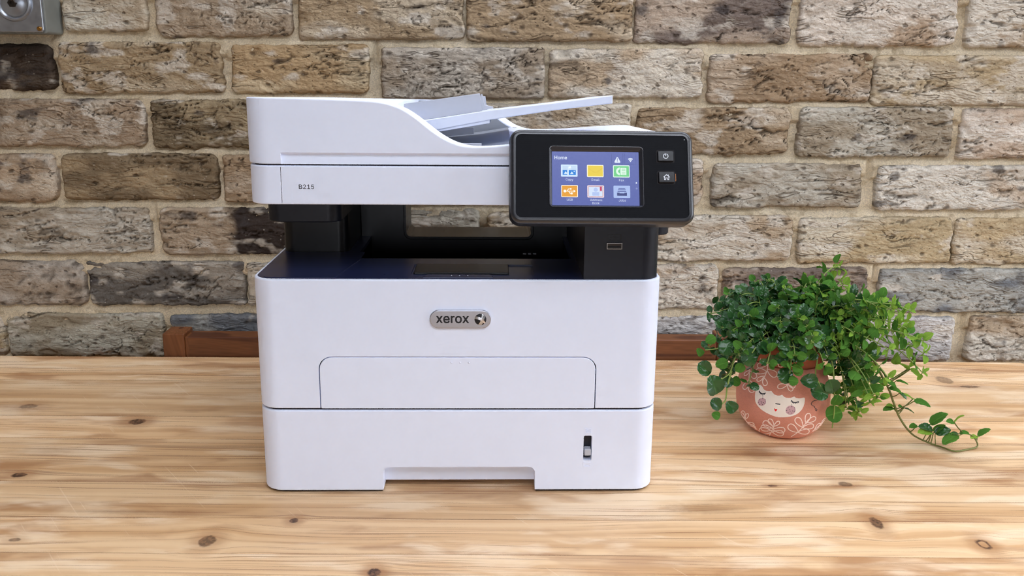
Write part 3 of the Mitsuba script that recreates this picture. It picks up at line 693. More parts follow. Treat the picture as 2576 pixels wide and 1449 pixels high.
def lid_solid(x0, x1, y0, y1, r, zb, bev):
    rings = [np.array(rrect(x0 + i, x1 - i, y0 + i, y1 - i, r - i if r > i else 0.001, 12)) for i in (0, 0.08 * bev, 0.29 * bev, 0.62 * bev, bev)]
    def dens(p, step=0.0025):
        q = np.vstack([p, p[:1]]); d = np.r_[0, np.cumsum(np.linalg.norm(np.diff(q, axis=0), axis=1))]
        n = int(d[-1] / step); s = np.linspace(0, d[-1], n, endpoint=False)
        return np.stack([np.interp(s, d, q[:, 0]), np.interp(s, d, q[:, 1])], 1)
    base = dens(rings[0]); nb = len(base)
    rings = [base] + [np.array([base[k] for k in range(nb)]) for _ in range(4)]
    c = np.array([(x0 + x1) / 2, (y0 + y1) / 2])
    # inward normals
    tan = np.roll(base, -1, 0) - np.roll(base, 1, 0); tan /= np.linalg.norm(tan, axis=1, keepdims=True); inw = np.stack([-tan[:, 1], tan[:, 0]], 1)
    ins = [bev * k for k in (0, 0.08, 0.29, 0.62, 1.0)]; drop = [bev * k for k in (1.0, 0.62, 0.29, 0.08, 0)]
    P2, Zs = [], []
    for i, d in zip(ins, drop):
        q = base + inw * i; P2.append(q); Zs.append(ztop(q[:, 0], q[:, 1]) - d)
    gxx, gyy = np.meshgrid(np.arange(x0 + 0.003, x1 - 0.003, 0.003), np.arange(y0 + 0.003, y1 - 0.003, 0.004), indexing='ij')
    g = np.stack([gxx.ravel(), gyy.ravel()], 1)
    poly = Polygon(base).buffer(-bev - 0.001)
    g = g[shapely.contains_xy(poly, g[:, 0], g[:, 1])]
    P2.append(g); Zs.append(ztop(g[:, 0], g[:, 1]))
    p2 = np.vstack(P2); zz = np.concatenate(Zs)
    tri = Delaunay(p2).simplices
    ar = np.cross(p2[tri[:, 1]] - p2[tri[:, 0]], p2[tri[:, 2]] - p2[tri[:, 0]])
    tri = tri[np.abs(ar) > 1e-13]; ar = ar[np.abs(ar) > 1e-13]; tri[ar < 0] = tri[ar < 0][:, ::-1]
    V = np.column_stack([p2, zz])
    lo_in = [0.0, 0.0004, 0.0012]; lo_z = [zb + 0.0012, zb + 0.0004, zb]
    F = [tri]; prev = np.arange(nb); cnt = len(V); VV = [V]
    k = np.arange(nb); k2 = (k + 1) % nb
    for i, z in zip(lo_in, lo_z):
        q = base + inw * i; VV.append(np.column_stack([q, np.full(nb, z)])); cur = cnt + np.arange(nb); cnt += nb
        F.append(np.stack([prev[k], cur[k], cur[k2]], 1)); F.append(np.stack([prev[k], cur[k2], prev[k2]], 1)); prev = cur
    VV.append(np.array([[*c, zb]])); F.append(np.stack([np.full(nb, cnt), prev[k2], prev[k]], 1))
    return trimesh.Trimesh(np.vstack(VV), np.vstack(F), process=False)
lid = lid_solid(SX0 - 0.0005, SX1, LY0, LY1, 0.021, 0.3352, 0.0016)
# well under the input tray, open to the right; its floor follows the output slope
well = moved(poly_prism(Polygon([(-0.0535, 0.43), (-0.0535, 0.3405), (-0.020, 0.3415), (0.020, 0.3455), (0.060, 0.3520), (0.100, 0.3590), (0.120, 0.43)]), -0.222, -0.0040), XZ)
lip = moved(poly_prism(Polygon([(SY0 - 0.004, 0.3335), (SY0 + 0.0012, 0.3335), (SY0 + 0.0036, 0.3436), (SY0 - 0.0003, 0.3462), (SY0 - 0.004, 0.3462)]), -0.1592, 0.24), np.array([[0, 0, 1, 0], [1, 0, 0, 0], [0, 1, 0, 0], [0, 0, 0, 1.0]]))
lid = minus(lid, well, lip)
pobj('feeder_lid', lid, 'white_plastic_fine', 32)
_fx = np.array([-0.0533, -0.020, 0.020, 0.052]); _fz = np.array([0.3405, 0.3415, 0.3455, 0.3507])
_wx = np.linspace(-0.0533, 0.062, 60); _wf = np.interp(_wx, _fx, _fz)
pobj('feeder_lid__well', cat([moved(poly_prism(Polygon(list(zip(_fx, _fz + 0.0006)) + list(zip(_fx[::-1], _fz[::-1] - 0.0004))), -0.2215, -0.0042), XZ),
     moved(poly_prism(Polygon(list(zip(_wx, _wf)) + list(zip(_wx[::-1], np.maximum(ztop(_wx[::-1], np.full(60, 0.2215)) - 0.0012, _wf[::-1] + 0.0004)))), -0.2224, -0.2206), XZ)]), 'well_plastic', 30, 'grey inner floor and rear wall of the paper output')
pobj('feeder_lid__feed_slot', slab(-0.0536, -0.0505, 0.012, 0.205, 0.3445, 0.3600), 'dark_gap', False, 'dark paper feed slot')
pobj('feeder_lid__rib', rbox(-0.0515, 0.0240, 0.0130, 0.0155, 0.3425, 0.3530, 0.0004), 'grey_plastic')
pobj('feeder_lid__rib', rbox(-0.0515, -0.0030, 0.0090, 0.0125, 0.3425, 0.3515, 0.0004), 'grey_plastic')
pobj('feeder_lid__rib', rbox(-0.0515, 0.0120, 0.1990, 0.2020, 0.3425, 0.3530, 0.0004), 'grey_plastic')
# input tray: a long thin plate rising to the right
def plate(pts, y0, y1, b=0.0008):
    p = np.array(pts)
    def o(i):
        q = Polygon(p).buffer(-i, join_style=2) if i > 0 else Polygon(p)
        c = np.array(q.exterior.coords)[:-1]
        if Polygon(c).exterior.is_ccw is False: c = c[::-1]
        # keep vertex correspondence: nearest to the original order
        return np.array([c[np.argmin(((c - v) ** 2).sum(1))] for v in p])
    return face_prism(o, y0, y1, b, b)
def leant(m):
    m = m.copy(); v = np.array(m.vertices); v[:, 2] -= np.clip(v[:, 1] - 0.03, 0, 1) * 0.052; m.vertices = v; return m
TP = [(-0.0500, 0.3615), (-0.0180, 0.3640), (0.0315, 0.3737), (0.0952, 0.3836), (0.1487, 0.3903), (0.1487, 0.3978), (0.0952, 0.3906), (0.0315, 0.3830), (-0.0360, 0.3722), (-0.0500, 0.3700)]
pobj('input_tray', leant(plate(TP, 0.030, 0.190, 0.0010)), 'white_plastic', False, 'white paper input tray sloping up to the right')
pobj('input_tray__underside', leant(plate([(-0.0400, 0.3608), (-0.0150, 0.3625), (0.0315, 0.3706), (0.0315, 0.3750), (-0.0400, 0.3650)], 0.0315, 0.180, 0.0006)), 'white_plastic', 30)
pobj('input_tray__paper_guide', plate([(-0.0380, 0.3705), (0.0238, 0.3800), (0.0214, 0.3975), (-0.0578, 0.3862), (-0.0500, 0.3700)], 0.0600, 0.0625, 0.0006), 'grey_plastic', 30, 'grey adjustable paper guide')
pobj('input_tray__paper_guide', plate([(-0.0380, 0.3705), (0.0278, 0.3750), (0.0258, 0.3902), (0.0200, 0.3912), (-0.0578, 0.3802), (-0.0500, 0.3700)], 0.1560, 0.1585, 0.0006), 'grey_plastic', 30, 'grey adjustable paper guide')
pobj('input_tray__guide_foot', plate([(0.0190, 0.3802), (0.0345, 0.3828), (0.0345, 0.3842), (0.0262, 0.3858), (0.0238, 0.3965), (0.0222, 0.3965)], 0.0625, 0.0700, 0.0003), 'grey_plastic', 30)

# --- badge
bc = np.array([0.0037, 0.1845])
pobj('badge', face_prism(lambda i: rrect(bc[0] - 0.0297 + i, bc[0] + 0.0297 - i, bc[1] - 0.0092 + i, bc[1] + 0.0092 - i, 0.0090 - i, 12), -0.0024, 0.001, 0.0009), 'silver', 30, 'silver oval badge')
t_ = meshkit.text_mesh('xerox', 0.0089, 0.0002, True)
w_ = t_.bounds[1][0] - t_.bounds[0][0]; t_.apply_scale([0.0315 / w_, 1, 1]); t_.apply_translation([-0.0195 - t_.bounds[0][0], 0.1812, 0])
pobj('badge__lettering', moved(moved(t_, XZ), trimesh.transformations.translation_matrix([0, -0.0024, 0])), 'ink', False, 'dark lettering')
ec, er = (0.0232, 0.1846), 0.0057
dome = trimesh.creation.icosphere(4, 1.0); dome.apply_scale([er, 0.0016, er]); dome.apply_translation([ec[0], -0.0023, ec[1]])
pobj('badge__emblem', dome, 'ink', True, 'dark ball emblem crossed by silver bands')
circ = Point(ec).buffer(er * 0.985, 48)
def arcband(p0, pm, p1, w):
    t = np.linspace(0, 1, 24)[:, None]; q = (1 - t) ** 2 * np.array(p0) + 2 * t * (1 - t) * np.array(pm) + t ** 2 * np.array(p1)
    q = np.array(ec) + q * er
    return shapely.union_all([LineString(q + np.array([0, o]) * er).buffer(w * er, cap_style=2) for o in (-0.17, 0.0, 0.17)])
def arcband2(p0, pm, p1, w):
    t = np.linspace(0, 1, 24)[:, None]; q = (1 - t) ** 2 * np.array(p0) + 2 * t * (1 - t) * np.array(pm) + t ** 2 * np.array(p1)
    q = np.array(ec) + q * er
    return shapely.union_all([LineString(q + np.array([o, -0.3 * o]) * er).buffer(w * er, cap_style=2) for o in (-0.17, 0.0, 0.17)])
bands = shapely.union_all([arcband((-1.05, 0.38), (0.35, 0.42), (0.85, -0.85), 0.062), arcband2((-0.25, -1.05), (0.45, -0.35), (0.50, 1.05), 0.062)]).intersection(circ)
bm = poly_prism(bands, 0.0, 0.0002).subdivide_to_size(0.0008)
v = np.array(bm.vertices); rr2 = np.clip(((v[:, 0] - ec[0]) ** 2 + (v[:, 1] - ec[1]) ** 2) / er ** 2, 0, 1)
v[:, 2] = v[:, 2] + 0.0023 + 0.0016 * np.sqrt(1 - rr2); bm.vertices = v
pobj('badge__emblem_band', moved(bm, XZ), 'silver_bright', False, 'silver bands')

# --- touch panel: frame (u right, v up, n toward the viewer)
pc, tilt, prl, pyw = np.array([0.1327, -0.035, 0.3294]), 0.3562, -0.0074, 0.0191
r0 = np.array([math.cos(pyw), math.sin(pyw), 0]); u0 = np.array([-math.sin(pyw) * math.sin(tilt), math.cos(pyw) * math.sin(tilt), math.cos(tilt)])
pr = r0 * math.cos(prl) + u0 * math.sin(prl); pu = -r0 * math.sin(prl) + u0 * math.cos(prl); pn = np.cross(pr, pu)
PP = np.eye(4); PP[:3, 0], PP[:3, 1], PP[:3, 2], PP[:3, 3] = pr, pu, pn, pc
def panobj(key, mesh, mat, smooth=False, label=None, **kw):
    return pobj('control_panel' + key, moved(mesh, PP), mat, smooth, label, **kw)
def ring(x0, x1, y0, y1, r, z, n=8): 
    p = rrect(x0, x1, y0, y1, r, n); return np.column_stack([p, np.full(len(p), z)])
scene['panel_black'] = principled(lin(22, 26, 34), 0.34, 0.85)
def panel_dots(p, n, uv):
    a = p.x * 1150; b = p.z * 1150 * 1.06
    k = dr.floor(b); a = a + 0.5 * (k - 2 * dr.floor(k / 2))
    q = dr.square(a - dr.floor(a) - 0.5) + dr.square(b - k - 0.5)
    return mix(lin(3, 4, 7), lin(14, 16, 22), smoothstep(0.06, 0.16, q))
scene['panel_grille'] = principled(proc(panel_dots), 0.6, 0.12)
HWx, HWy = 0.0829, 0.0429
panobj('', loft([ring(-HWx + .004, HWx - .004, -HWy + .004, HWy - .004, 0.007, -0.0250), ring(-HWx + .001, HWx - .001, -HWy + .001, HWy - .001, 0.0095, -0.0235), ring(-HWx, HWx, -HWy, HWy, 0.0100, -0.0200), *[ring(-HWx + 0.0045 * i, HWx - 0.0045 * i, -HWy + 0.0040 * i, HWy - 0.0040 * i, 0.0100 - 0.0036 * i, -0.0052 + 0.0050 * h) for i, h in ((0, 0), (0.06, 0.33), (0.14, 0.5), (0.25, 0.66), (0.4, 0.8), (0.58, 0.91), (0.78, 0.975), (1.0, 1.0))], ring(-0.0776, 0.0776, -0.0379, 0.0379, 0.0052, -0.0001),
                 ring(-0.0772, 0.0772, -0.0376, 0.0376, 0.0050, -0.0009), ring(-0.06, 0.06, -0.03, 0.03, 0.004, -0.0011)], (True, False)), 'panel_black', 28, 'black tilted touch panel housing')
sc = (-0.0450, 0.0337, -0.0263, 0.0230)    # screen
bz = (-0.0479, 0.0374, -0.0285, 0.0276)    # bezel outline
panobj('__face_plate', loft([ring(-0.0773, 0.0773, -0.0377, 0.0377, 0.0051, -0.0008), ring(*bz, 0.0036, -0.0007)], (False, False)), 'panel_grille', False, 'black face plate with fine dot texture')
panobj('__screen_bezel', loft([ring(bz[0], bz[1], bz[2], bz[3], 0.0036, -0.0008), ring(bz[0] + .0003, bz[1] - .0003, bz[2] + .0003, bz[3] - .0003, 0.0034, 0.0000), ring(bz[0] + .0008, bz[1] - .0008, bz[2] + .0008, bz[3] - .0008, 0.0030, 0.0001), ring(bz[0] * .7 + sc[0] * .3, bz[1] * .7 + sc[1] * .3, bz[2] * .7 + sc[2] * .3, bz[3] * .7 + sc[3] * .3, 0.0024, -0.0003), ring(bz[0] * .35 + sc[0] * .65, bz[1] * .35 + sc[1] * .65, bz[2] * .35 + sc[2] * .65, bz[3] * .35 + sc[3] * .65, 0.0014, -0.0012), ring(sc[0], sc[1], sc[2], sc[3], 0.0004, -0.0024), ring(sc[0] + .0002, sc[1] - .0002, sc[2] + .0002, sc[3] - .0002, 0.0003, -0.0032)], (False, False)), 'panel_black', 25, 'sloping black screen bezel')

# the lit screen: flat pieces with their own colours, all giving off light
def flat(poly, z, col, out):
    for g in getattr(poly, 'geoms', [poly]):
        if g.is_empty or g.geom_type != 'Polygon' or g.area < 1e-10: continue
        vv, ff = trimesh.creation.triangulate_polygon(g, engine='earcut')
        a = np.cross(vv[ff[:, 1]] - vv[ff[:, 0]], vv[ff[:, 2]] - vv[ff[:, 0]]); ff[a < 0] = ff[a < 0][:, ::-1]
        out.append((np.column_stack([vv, np.full(len(vv), z)]), ff, np.tile(lin(*col), (len(vv), 1))))
def lit(key, pieces, label=None):
    V, F, C, n = [], [], [], 0
    for v, f, c in pieces: V.append(v); F.append(f + n); C.append(c); n += len(v)
    m = trimesh.Trimesh(np.vstack(V), np.vstack(F), process=False)
    panobj(key, m, 'screen_glass', False, label, color=np.vstack(C) * 0.0427, emitter={'type': 'area', 'radiance': {'type': 'mesh_attribute', 'name': 'vertex_color'}, 'sampling_weight': 0.02})
scene['screen_glass'] = {'type': 'principled', 'base_color': {'type': 'rgb', 'value': lin(12, 12, 16)}, 'roughness': 0.25, 'specular': 0.3}
SW, SH = sc[1] - sc[0], sc[3] - sc[2]
def sx(f): return sc[0] + f * SW
def sy(f): return sc[3] - f * SH
def srect(x0, y0, x1, y1, r=0.0): 
    b = sbox(sx(x0), sy(y1), sx(x1), sy(y0)); return b.buffer(-r).buffer(r, 6) if r else b
def stext(s, cx, cy, cap, left=False, bold=False):
    m = meshkit.text_mesh(s, cap * SH, 0.001, bold)
    f = m.faces[(m.face_normals[:, 2] > 0.9)]; v = np.array(m.vertices)
    dx = sx(cx) - (m.bounds[0][0] if left else (m.bounds[0][0] + m.bounds[1][0]) / 2)
    v[:, 0] += dx; v[:, 1] += sy(cy) - cap * SH / 2; v[:, 2] = ZS + 0.00012
    return (v, np.array(f), np.tile(lin(*WHT), (len(v), 1)))
ZS = -0.0030; WHT = (222, 232, 250)
scr = []
flat(srect(-0.002, -0.004, 1.002, 1.004), ZS, (92, 104, 172), scr)
for s_, cx, cy, cap, L, b in (('Home', 0.030, 0.117, 0.062, True, True), ('Copy', 0.200, 0.522, 0.042, False, False), ('Email', 0.498, 0.524, 0.042, False, False), ('Fax', 0.797, 0.526, 0.042, False, False), ('USB', 0.202, 0.898, 0.042, False, False), ('Address', 0.503, 0.898, 0.042, False, False), ('Book', 0.500, 0.956, 0.042, False, False), ('Jobs', 0.801, 0.900, 0.042, False, False)):
    scr.append(stext(s_, cx, cy, cap, L, b))
for x0, x1 in ((0.686, 0.815), (0.835, 0.965)):
    flat(LineString([(sx(x0), sy(0.03)), (sx(x0), sy(0.228)), (sx(x1), sy(0.228)), (sx(x1), sy(0.03))]).buffer(0.00012), ZS + 0.0001, (66, 78, 140), scr)
tri = Polygon([(sx(0.720), sy(0.196)), (sx(0.784), sy(0.196)), (sx(0.752), sy(0.095))]).buffer(-0.0004).buffer(0.0008)
flat(tri.difference(srect(0.749, 0.118, 0.755, 0.168)).difference(srect(0.749, 0.176, 0.755, 0.186)), ZS + 0.0001, WHT, scr)
wc = Point(sx(0.903), sy(0.188)); wedge = Polygon([(sx(0.903), sy(0.190)), (sx(0.868), sy(0.118)), (sx(0.868), sy(0.05)), (sx(0.938), sy(0.05)), (sx(0.938), sy(0.118))])
flat(shapely.union_all([wc.buffer(a).difference(wc.buffer(b)) for a, b in ((0.0037, 0.0027), (0.0024, 0.0016), (0.0013, 0.0))]).intersection(wedge), ZS + 0.0001, WHT, scr)
flat(Point(sx(0.966), sy(0.576)).buffer(0.0007), ZS + 0.0001, WHT, scr)
flat(Point(sx(0.968), sy(0.680)).buffer(0.0007).difference(Point(sx(0.968), sy(0.680)).buffer(0.0004)), ZS + 0.0001, (170, 184, 226), scr)
lit('__screen', scr, 'lit blue home screen with white captions')
def icon(x0, y0, border, fill, deco, label):
    w, h = 0.191, 0.226; o = []
    flat(srect(x0, y0, x0 + w, y0 + h, 0.0008), ZS + 0.00016, border, o)
    flat(srect(x0 + 0.009, y0 + 0.014, x0 + w - 0.009, y0 + h - 0.014, 0.0005), ZS + 0.00022, fill, o)
    z = ZS + 0.00028
    for poly, col in deco(lambda a, b: (sx(x0 + a * w), sy(y0 + b * h)), lambda a, b, c, d: sbox(sx(x0 + a * w), sy(y0 + d * h), sx(x0 + c * w), sy(y0 + b * h)), w * SW):
        flat(poly, z, col, o); z += 0.00005
    lit('__app_icon', o, label)
def d_copy(P, R, W):
    L = [(R(0.10, 0.15 + k * 0.11, 0.42, 0.18 + k * 0.11), (160, 186, 220)) for k in range(3)] + [(R(0.60, 0.15 + k * 0.11, 0.92, 0.18 + k * 0.11), (160, 186, 220)) for k in range(3)]
    L += [(R(0.10, 0.45, 0.37, 0.86), (24, 126, 214)), (R(0.47, 0.45, 0.89, 0.86), (24, 126, 214))]
    L += [(Polygon([P(0.17, 0.79), P(0.27, 0.56), P(0.37, 0.70), P(0.37, 0.79)]), (214, 234, 252)), (Polygon([P(0.54, 0.79), P(0.65, 0.57), P(0.76, 0.79)]), (214, 234, 252)), (Point(P(0.79, 0.57)).buffer(W * 0.035), (214, 234, 252))]
    return L + [(Polygon([P(0.40, 0.33), P(0.58, 0.10), P(0.60, 0.30)]), (236, 246, 255))]
def d_mail(P, R, W): return [(LineString([P(0.07, 0.28), P(0.45, 0.62), P(0.55, 0.62), P(0.93, 0.28)]).buffer(W * 0.008), (204, 172, 52))]
def d_fax(P, R, W):
    c = Point(P(0.42, 0.5)); ringp = affinity.scale(c.buffer(W * 0.24).difference(c.buffer(W * 0.115)), 1, 1.0).intersection(R(0.1, 0.05, 0.40, 0.95))
    return [(ringp, (222, 246, 230)), (R(0.44, 0.20, 0.80, 0.80), (222, 246, 230))] + [(R(0.52, 0.30 + k * 0.13, 0.74, 0.335 + k * 0.13), (110, 196, 132)) for k in range(4)]
def d_usb(P, R, W):
    wv = W * 0.022
    return [(shapely.union_all([Point(P(0.22, 0.5)).buffer(W * 0.085), LineString([P(0.2, 0.5), P(0.78, 0.5)]).buffer(wv), Polygon([P(0.74, 0.38), P(0.87, 0.5), P(0.74, 0.62)]), LineString([P(0.34, 0.5), P(0.44, 0.32), P(0.56, 0.32)]).buffer(wv), Point(P(0.57, 0.32)).buffer(W * 0.05), LineString([P(0.44, 0.5), P(0.52, 0.68), P(0.62, 0.68)]).buffer(wv), R(0.56, 0.60, 0.68, 0.76)]), (255, 250, 240))]
def d_addr(P, R, W): return [(R(0.065, 0.085, 0.935, 0.915).difference(R(0.09, 0.12, 0.91, 0.88)), (196, 130, 126)), (Point(P(0.50, 0.36)).buffer(W * 0.125), (178, 198, 240)), (R(0.31, 0.58, 0.69, 0.82).buffer(-0.0003).buffer(0.0006), (178, 198, 240)), (Polygon([P(0.75, 0.09), P(0.87, 0.09), P(0.87, 0.50), P(0.81, 0.43), P(0.75, 0.50)]), (196, 62, 96))]
def d_jobs(P, R, W): return [(R(0.30, 0.20, 0.70, 0.25), (84, 96, 158)), (R(0.27, 0.31, 0.73, 0.37), (84, 96, 158)), (R(0.24, 0.44, 0.76, 0.51), (84, 96, 158)), (R(0.21, 0.57, 0.80, 0.83).difference(R(0.36, 0.56, 0.65, 0.63)), (62, 72, 128))]
icon(0.103, 0.246, (206, 228, 250), (206, 228, 250), d_copy, 'pale blue copy icon')
icon(0.401, 0.248, (252, 246, 220), (232, 206, 66), d_mail, 'yellow envelope icon')
icon(0.700, 0.250, (226, 250, 234), (112, 206, 136), d_fax, 'green fax icon')
icon(0.105, 0.626, (255, 240, 222), (232, 160, 44), d_usb, 'orange memory stick icon')
icon(0.403, 0.628, (248, 222, 222), (212, 228, 250), d_addr, 'address book icon with red bookmark')
icon(0.702, 0.630, (170, 190, 236), (170, 190, 236), d_jobs, 'pale blue job list icon')
# the two push buttons
scene['button_black'] = principled(lin(16, 18, 23), 0.25, 0.4)
scene['white_print'] = principled(lin(222, 226, 234), 0.5, 0.3)
scene['led_amber'] = {'type': 'principled', 'base_color': {'type': 'rgb', 'value': lin(210, 130, 70)}, 'roughness': 0.4}
for k, (x0, x1, y0, y1) in enumerate(((0.0495, 0.0650, 0.0131, 0.0241), (0.0498, 0.0653, -0.0064, 0.0049))):
    panobj('__button', rprism(rr(x0 + .0005, x1 - .0005, y0 + .0005, y1 - .0005, 0.0013, 5), -0.0012, 0.0013, 0, 0.0009), 'button_black', 30, ('power button', 'home button')[k])
    kk = 'printer__control_panel__button' + ('' if k == 0 else '_001')
    panobj('__button_gap', loft([ring(x0 - .0006, x1 + .0006, y0 - .0006, y1 + .0006, 0.0018, -0.00078), ring(x0 - .0004, x1 + .0004, y0 - .0004, y1 + .0004, 0.0017, -0.00072), ring(x0 + .0008, x1 - .0008, y0 + .0008, y1 - .0008, 0.0013, -0.00071)], (False, False)), 'dark_gap', False)
    c = np.array([(x0 + x1) / 2, (y0 + y1) / 2])
    if k == 0:
        o = Point(c).buffer(0.0024, 24).difference(Point(c).buffer(0.0018, 24)).difference(sbox(c[0] - 0.0009, c[1], c[0] + 0.0009, c[1] + 0.003))
        g = shapely.union_all([o, sbox(c[0] - 0.00032, c[1] + 0.0002, c[0] + 0.00032, c[1] + 0.0026)])
    else:
        h = LineString([(c[0] - 0.0026, c[1] + 0.0002), (c[0], c[1] + 0.0023), (c[0] + 0.0026, c[1] + 0.0002)]).buffer(0.00033)
        w = LineString([(c[0] - 0.0008, c[1] - 0.0023), (c[0] - 0.0019, c[1] - 0.0023), (c[0] - 0.0019, c[1] + 0.0006)]).buffer(0.0003)
        w2 = affinity.scale(w, -1, 1, origin=(c[0], c[1]))
        door = LineString([(c[0] - 0.0008, c[1] - 0.0023), (c[0] - 0.0008, c[1] - 0.0006), (c[0] + 0.0008, c[1] - 0.0006), (c[0] + 0.0008, c[1] - 0.0023)]).buffer(0.00028)
        g = shapely.union_all([h, w, w2, door, sbox(c[0] + 0.0014, c[1] + 0.0008, c[0] + 0.0019, c[1] + 0.0024)])
    panobj('__button_symbol', poly_prism(g, 0.0012, 0.00138), 'white_print', False, ('white power symbol', 'white house symbol')[k])
panobj('__status_light', rbox(0.0660, 0.0664, -0.0040, 0.0030, -0.0009, -0.0003, 0.0001), 'led_amber', False, 'thin amber status light')
panobj('__status_light', sbox and rbox(0.0745, 0.0752, 0.0340, 0.0347, -0.0009, -0.0004, 0.0001), 'white_print', False, 'tiny white status light')
# neck that carries the panel
pobj('control_panel__neck', rbox(0.060, 0.196, -0.026, 0.012, 0.288, 0.330, 0.004), 'charcoal_plastic', 30)

# ================================================================== THE POTTED PLANT
CX, CY = 0.3785, 0.1594
thing('potted_plant', 'terracotta-pink pot with a sleeping face, full of trailing small-leaved green plant, right of the printer', 'potted plant')
scene['pot_pink'] = principled(proc(lambda p, n, uv: mix(lin(190, 122, 100), lin(202, 134, 112), fbm(p.x * 60, p.y * 60, p.z * 60, 3)) * (0.94 + 0.12 * noise(p.x * 700, p.y * 700, p.z * 700))), 0.55, 0.35)
scene['terracotta'] = principled(proc(lambda p, n, uv: mix(lin(150, 82, 58), lin(172, 98, 70), fbm(p.x * 80, p.y * 80, p.z * 80, 3))), 0.7, 0.25)
scene['soil'] = principled(proc(lambda p, n, uv: mix(lin(30, 24, 18), lin(58, 46, 36), noise(p.x * 500, p.y * 500, p.z * 500))), 0.95, 0.1)
scene['pot_white'] = principled(lin(226, 214, 200), 0.5, 0.35)
scene['pot_line'] = principled(lin(236, 206, 190), 0.5, 0.35)
scene['pot_ink'] = principled(lin(40, 38, 46), 0.5, 0.3)
scene['pot_blush'] = principled(lin(188, 150, 152), 0.5, 0.3)
scene['pot_red'] = principled(lin(206, 44, 42), 0.5, 0.3)
PROF = catmull([(0.0, 0.0008), (0.030, 0.0010), (0.0385, 0.004), (0.0470, 0.014), (0.0520, 0.027), (0.0536, 0.042), (0.0525, 0.056), (0.0490, 0.070), (0.0448, 0.081), (0.0420, 0.0875)], 8)
inner = PROF[::-1].copy(); inner = inner[(inner[:, 1] > 0.012)]; inner[:, 0] -= 0.0040
prof = np.vstack([PROF, [(0.0414, 0.0884), (0.0400, 0.0880)], inner, [(0.0, 0.012)]])
obj('potted_plant__pot', moved(lathe(prof, 96), trimesh.transformations.translation_matrix([CX, CY, 0])), 'pot_pink', 40, 'pink painted pot with a sleeping face')
ip = [(0.0, 0.0650), (0.0330, 0.0650), (0.0345, 0.0665), (0.0405, 0.0900), (0.0480, 0.1130), (0.0530, 0.1130), (0.0535, 0.1140), (0.0545, 0.1255), (0.0535, 0.1265), (0.0515, 0.1260), (0.0500, 0.1190), (0.0, 0.1190)]
obj('potted_plant__inner_pot', moved(lathe(ip, 64), trimesh.transformations.translation_matrix([CX, CY, 0])), 'terracotta', 30, 'plain terracotta pot set inside the painted one')
sp = lathe([(0.0, 0.1225), (0.02, 0.1228), (0.04, 0.1215), (0.0503, 0.1205)], 40)
sv = np.array(sp.vertices); sv[:, 2] += 0.004 * (meshkit.noise(sv * 300, 3) - 0.5); sp.vertices = sv
obj('potted_plant__soil', moved(sp, trimesh.transformations.translation_matrix([CX, CY, 0])), 'soil', False)

# --- painted decoration: flat paint shapes laid on the pot's surface
PR, PZ = PROF[1:, 0], PROF[1:, 1]
def pot_r(z): return np.interp(z, PZ, PR)
DIR = np.array([CX, CY - 0.04, 0.045]) - np.array([0.05, -0.77, 0.43]); DIR /= np.linalg.norm(DIR)
def on_pot(X, Z, lift):
    """lay the flat drawing (x, z at the pot's front) along DIR onto the pot"""
    P = np.column_stack([X, np.full(len(X), CY - 0.0518), Z])
    lo, hi = np.full(len(P), -0.06), np.full(len(P), 0.08)
    ts = np.linspace(-0.06, 0.06, 121); hit = np.full(len(P), np.nan)
    prev = None
    for t in ts:
        Q = P + t * DIR
        f = np.hypot(Q[:, 0] - CX, Q[:, 1] - CY) - pot_r(np.clip(Q[:, 2], 0.0012, 0.0874))
        if prev is not None:
            c = (prev > 0) & (f <= 0) & np.isnan(hit); w = prev / np.where(prev - f == 0, 1, prev - f)
            hit = np.where(c, t - 0.001 + 0.001 * w, hit)
        prev = f
    ok = ~np.isnan(hit)
    Q = P + np.nan_to_num(hit)[:, None] * DIR
    out = np.column_stack([Q[:, 0] - CX, Q[:, 1] - CY, np.zeros(len(Q))]); out /= np.linalg.norm(out, axis=1, keepdims=True)
    e = 0.0015
    slope = (pot_r(np.clip(Q[:, 2] + e, 0.0012, 0.0874)) - pot_r(np.clip(Q[:, 2] - e, 0.0012, 0.0874))) / (2 * e)
    nrm = out.copy(); nrm[:, 2] = -np.clip(slope, -4, 4); nrm /= np.linalg.norm(nrm, axis=1, keepdims=True)
    return Q + nrm * lift, ok
def K(x, y): return (0.3301 + (x - 895) * 8.864e-5, 0.0745 - 9.24e-5 * (y - 665) + 5e-7 * (x - 895))
KS = 9.0e-5
def paint(key, poly, mat, lift, label=None):
    V, F, n = [], [], 0
    for g in getattr(poly, 'geoms', [poly]):
        if g.is_empty or g.area < 1e-9: continue
        vv, ff = trimesh.creation.triangulate_polygon(g, engine='earcut')
        vv, ff = trimesh.remesh.subdivide_to_size(np.column_stack([vv, np.zeros(len(vv))]), ff, 0.0022)
        q, ok = on_pot(vv[:, 0], vv[:, 1], lift)
        ok &= q[:, 2] > 0.0012
        ff = ff[ok[ff].all(1)]
        V.append(q); F.append(ff + n); n += len(q)
    m = trimesh.Trimesh(np.vstack(V), np.vstack(F), process=False); m.remove_unreferenced_vertices()
    obj('potted_plant__pot__' + key, m, mat, False, label)
def kpoly(pts): return Polygon([K(*p) for p in catmull([(x, y) for x, y in pts] + [pts[0]], 4)[:, :2]]).buffer(0)
face = kpoly([(895, 668), (930, 658), (962, 680), (985, 715), (1020, 738), (1062, 746), (1084, 740), (1106, 762), (1130, 786), (1170, 801), (1207, 801), (1230, 791), (1256, 815), (1290, 831), (1345, 831), (1386, 815), (1410, 831), (1460, 839), (1520, 831), (1526, 890), (1510, 960), (1470, 1020), (1410, 1060), (1320, 1083), (1200, 1085), (1090, 1050), (980, 990), (910, 920), (882, 860), (876, 780), (880, 710)])
paint('face', face, 'pot_white', 0.00012, 'white face shape')
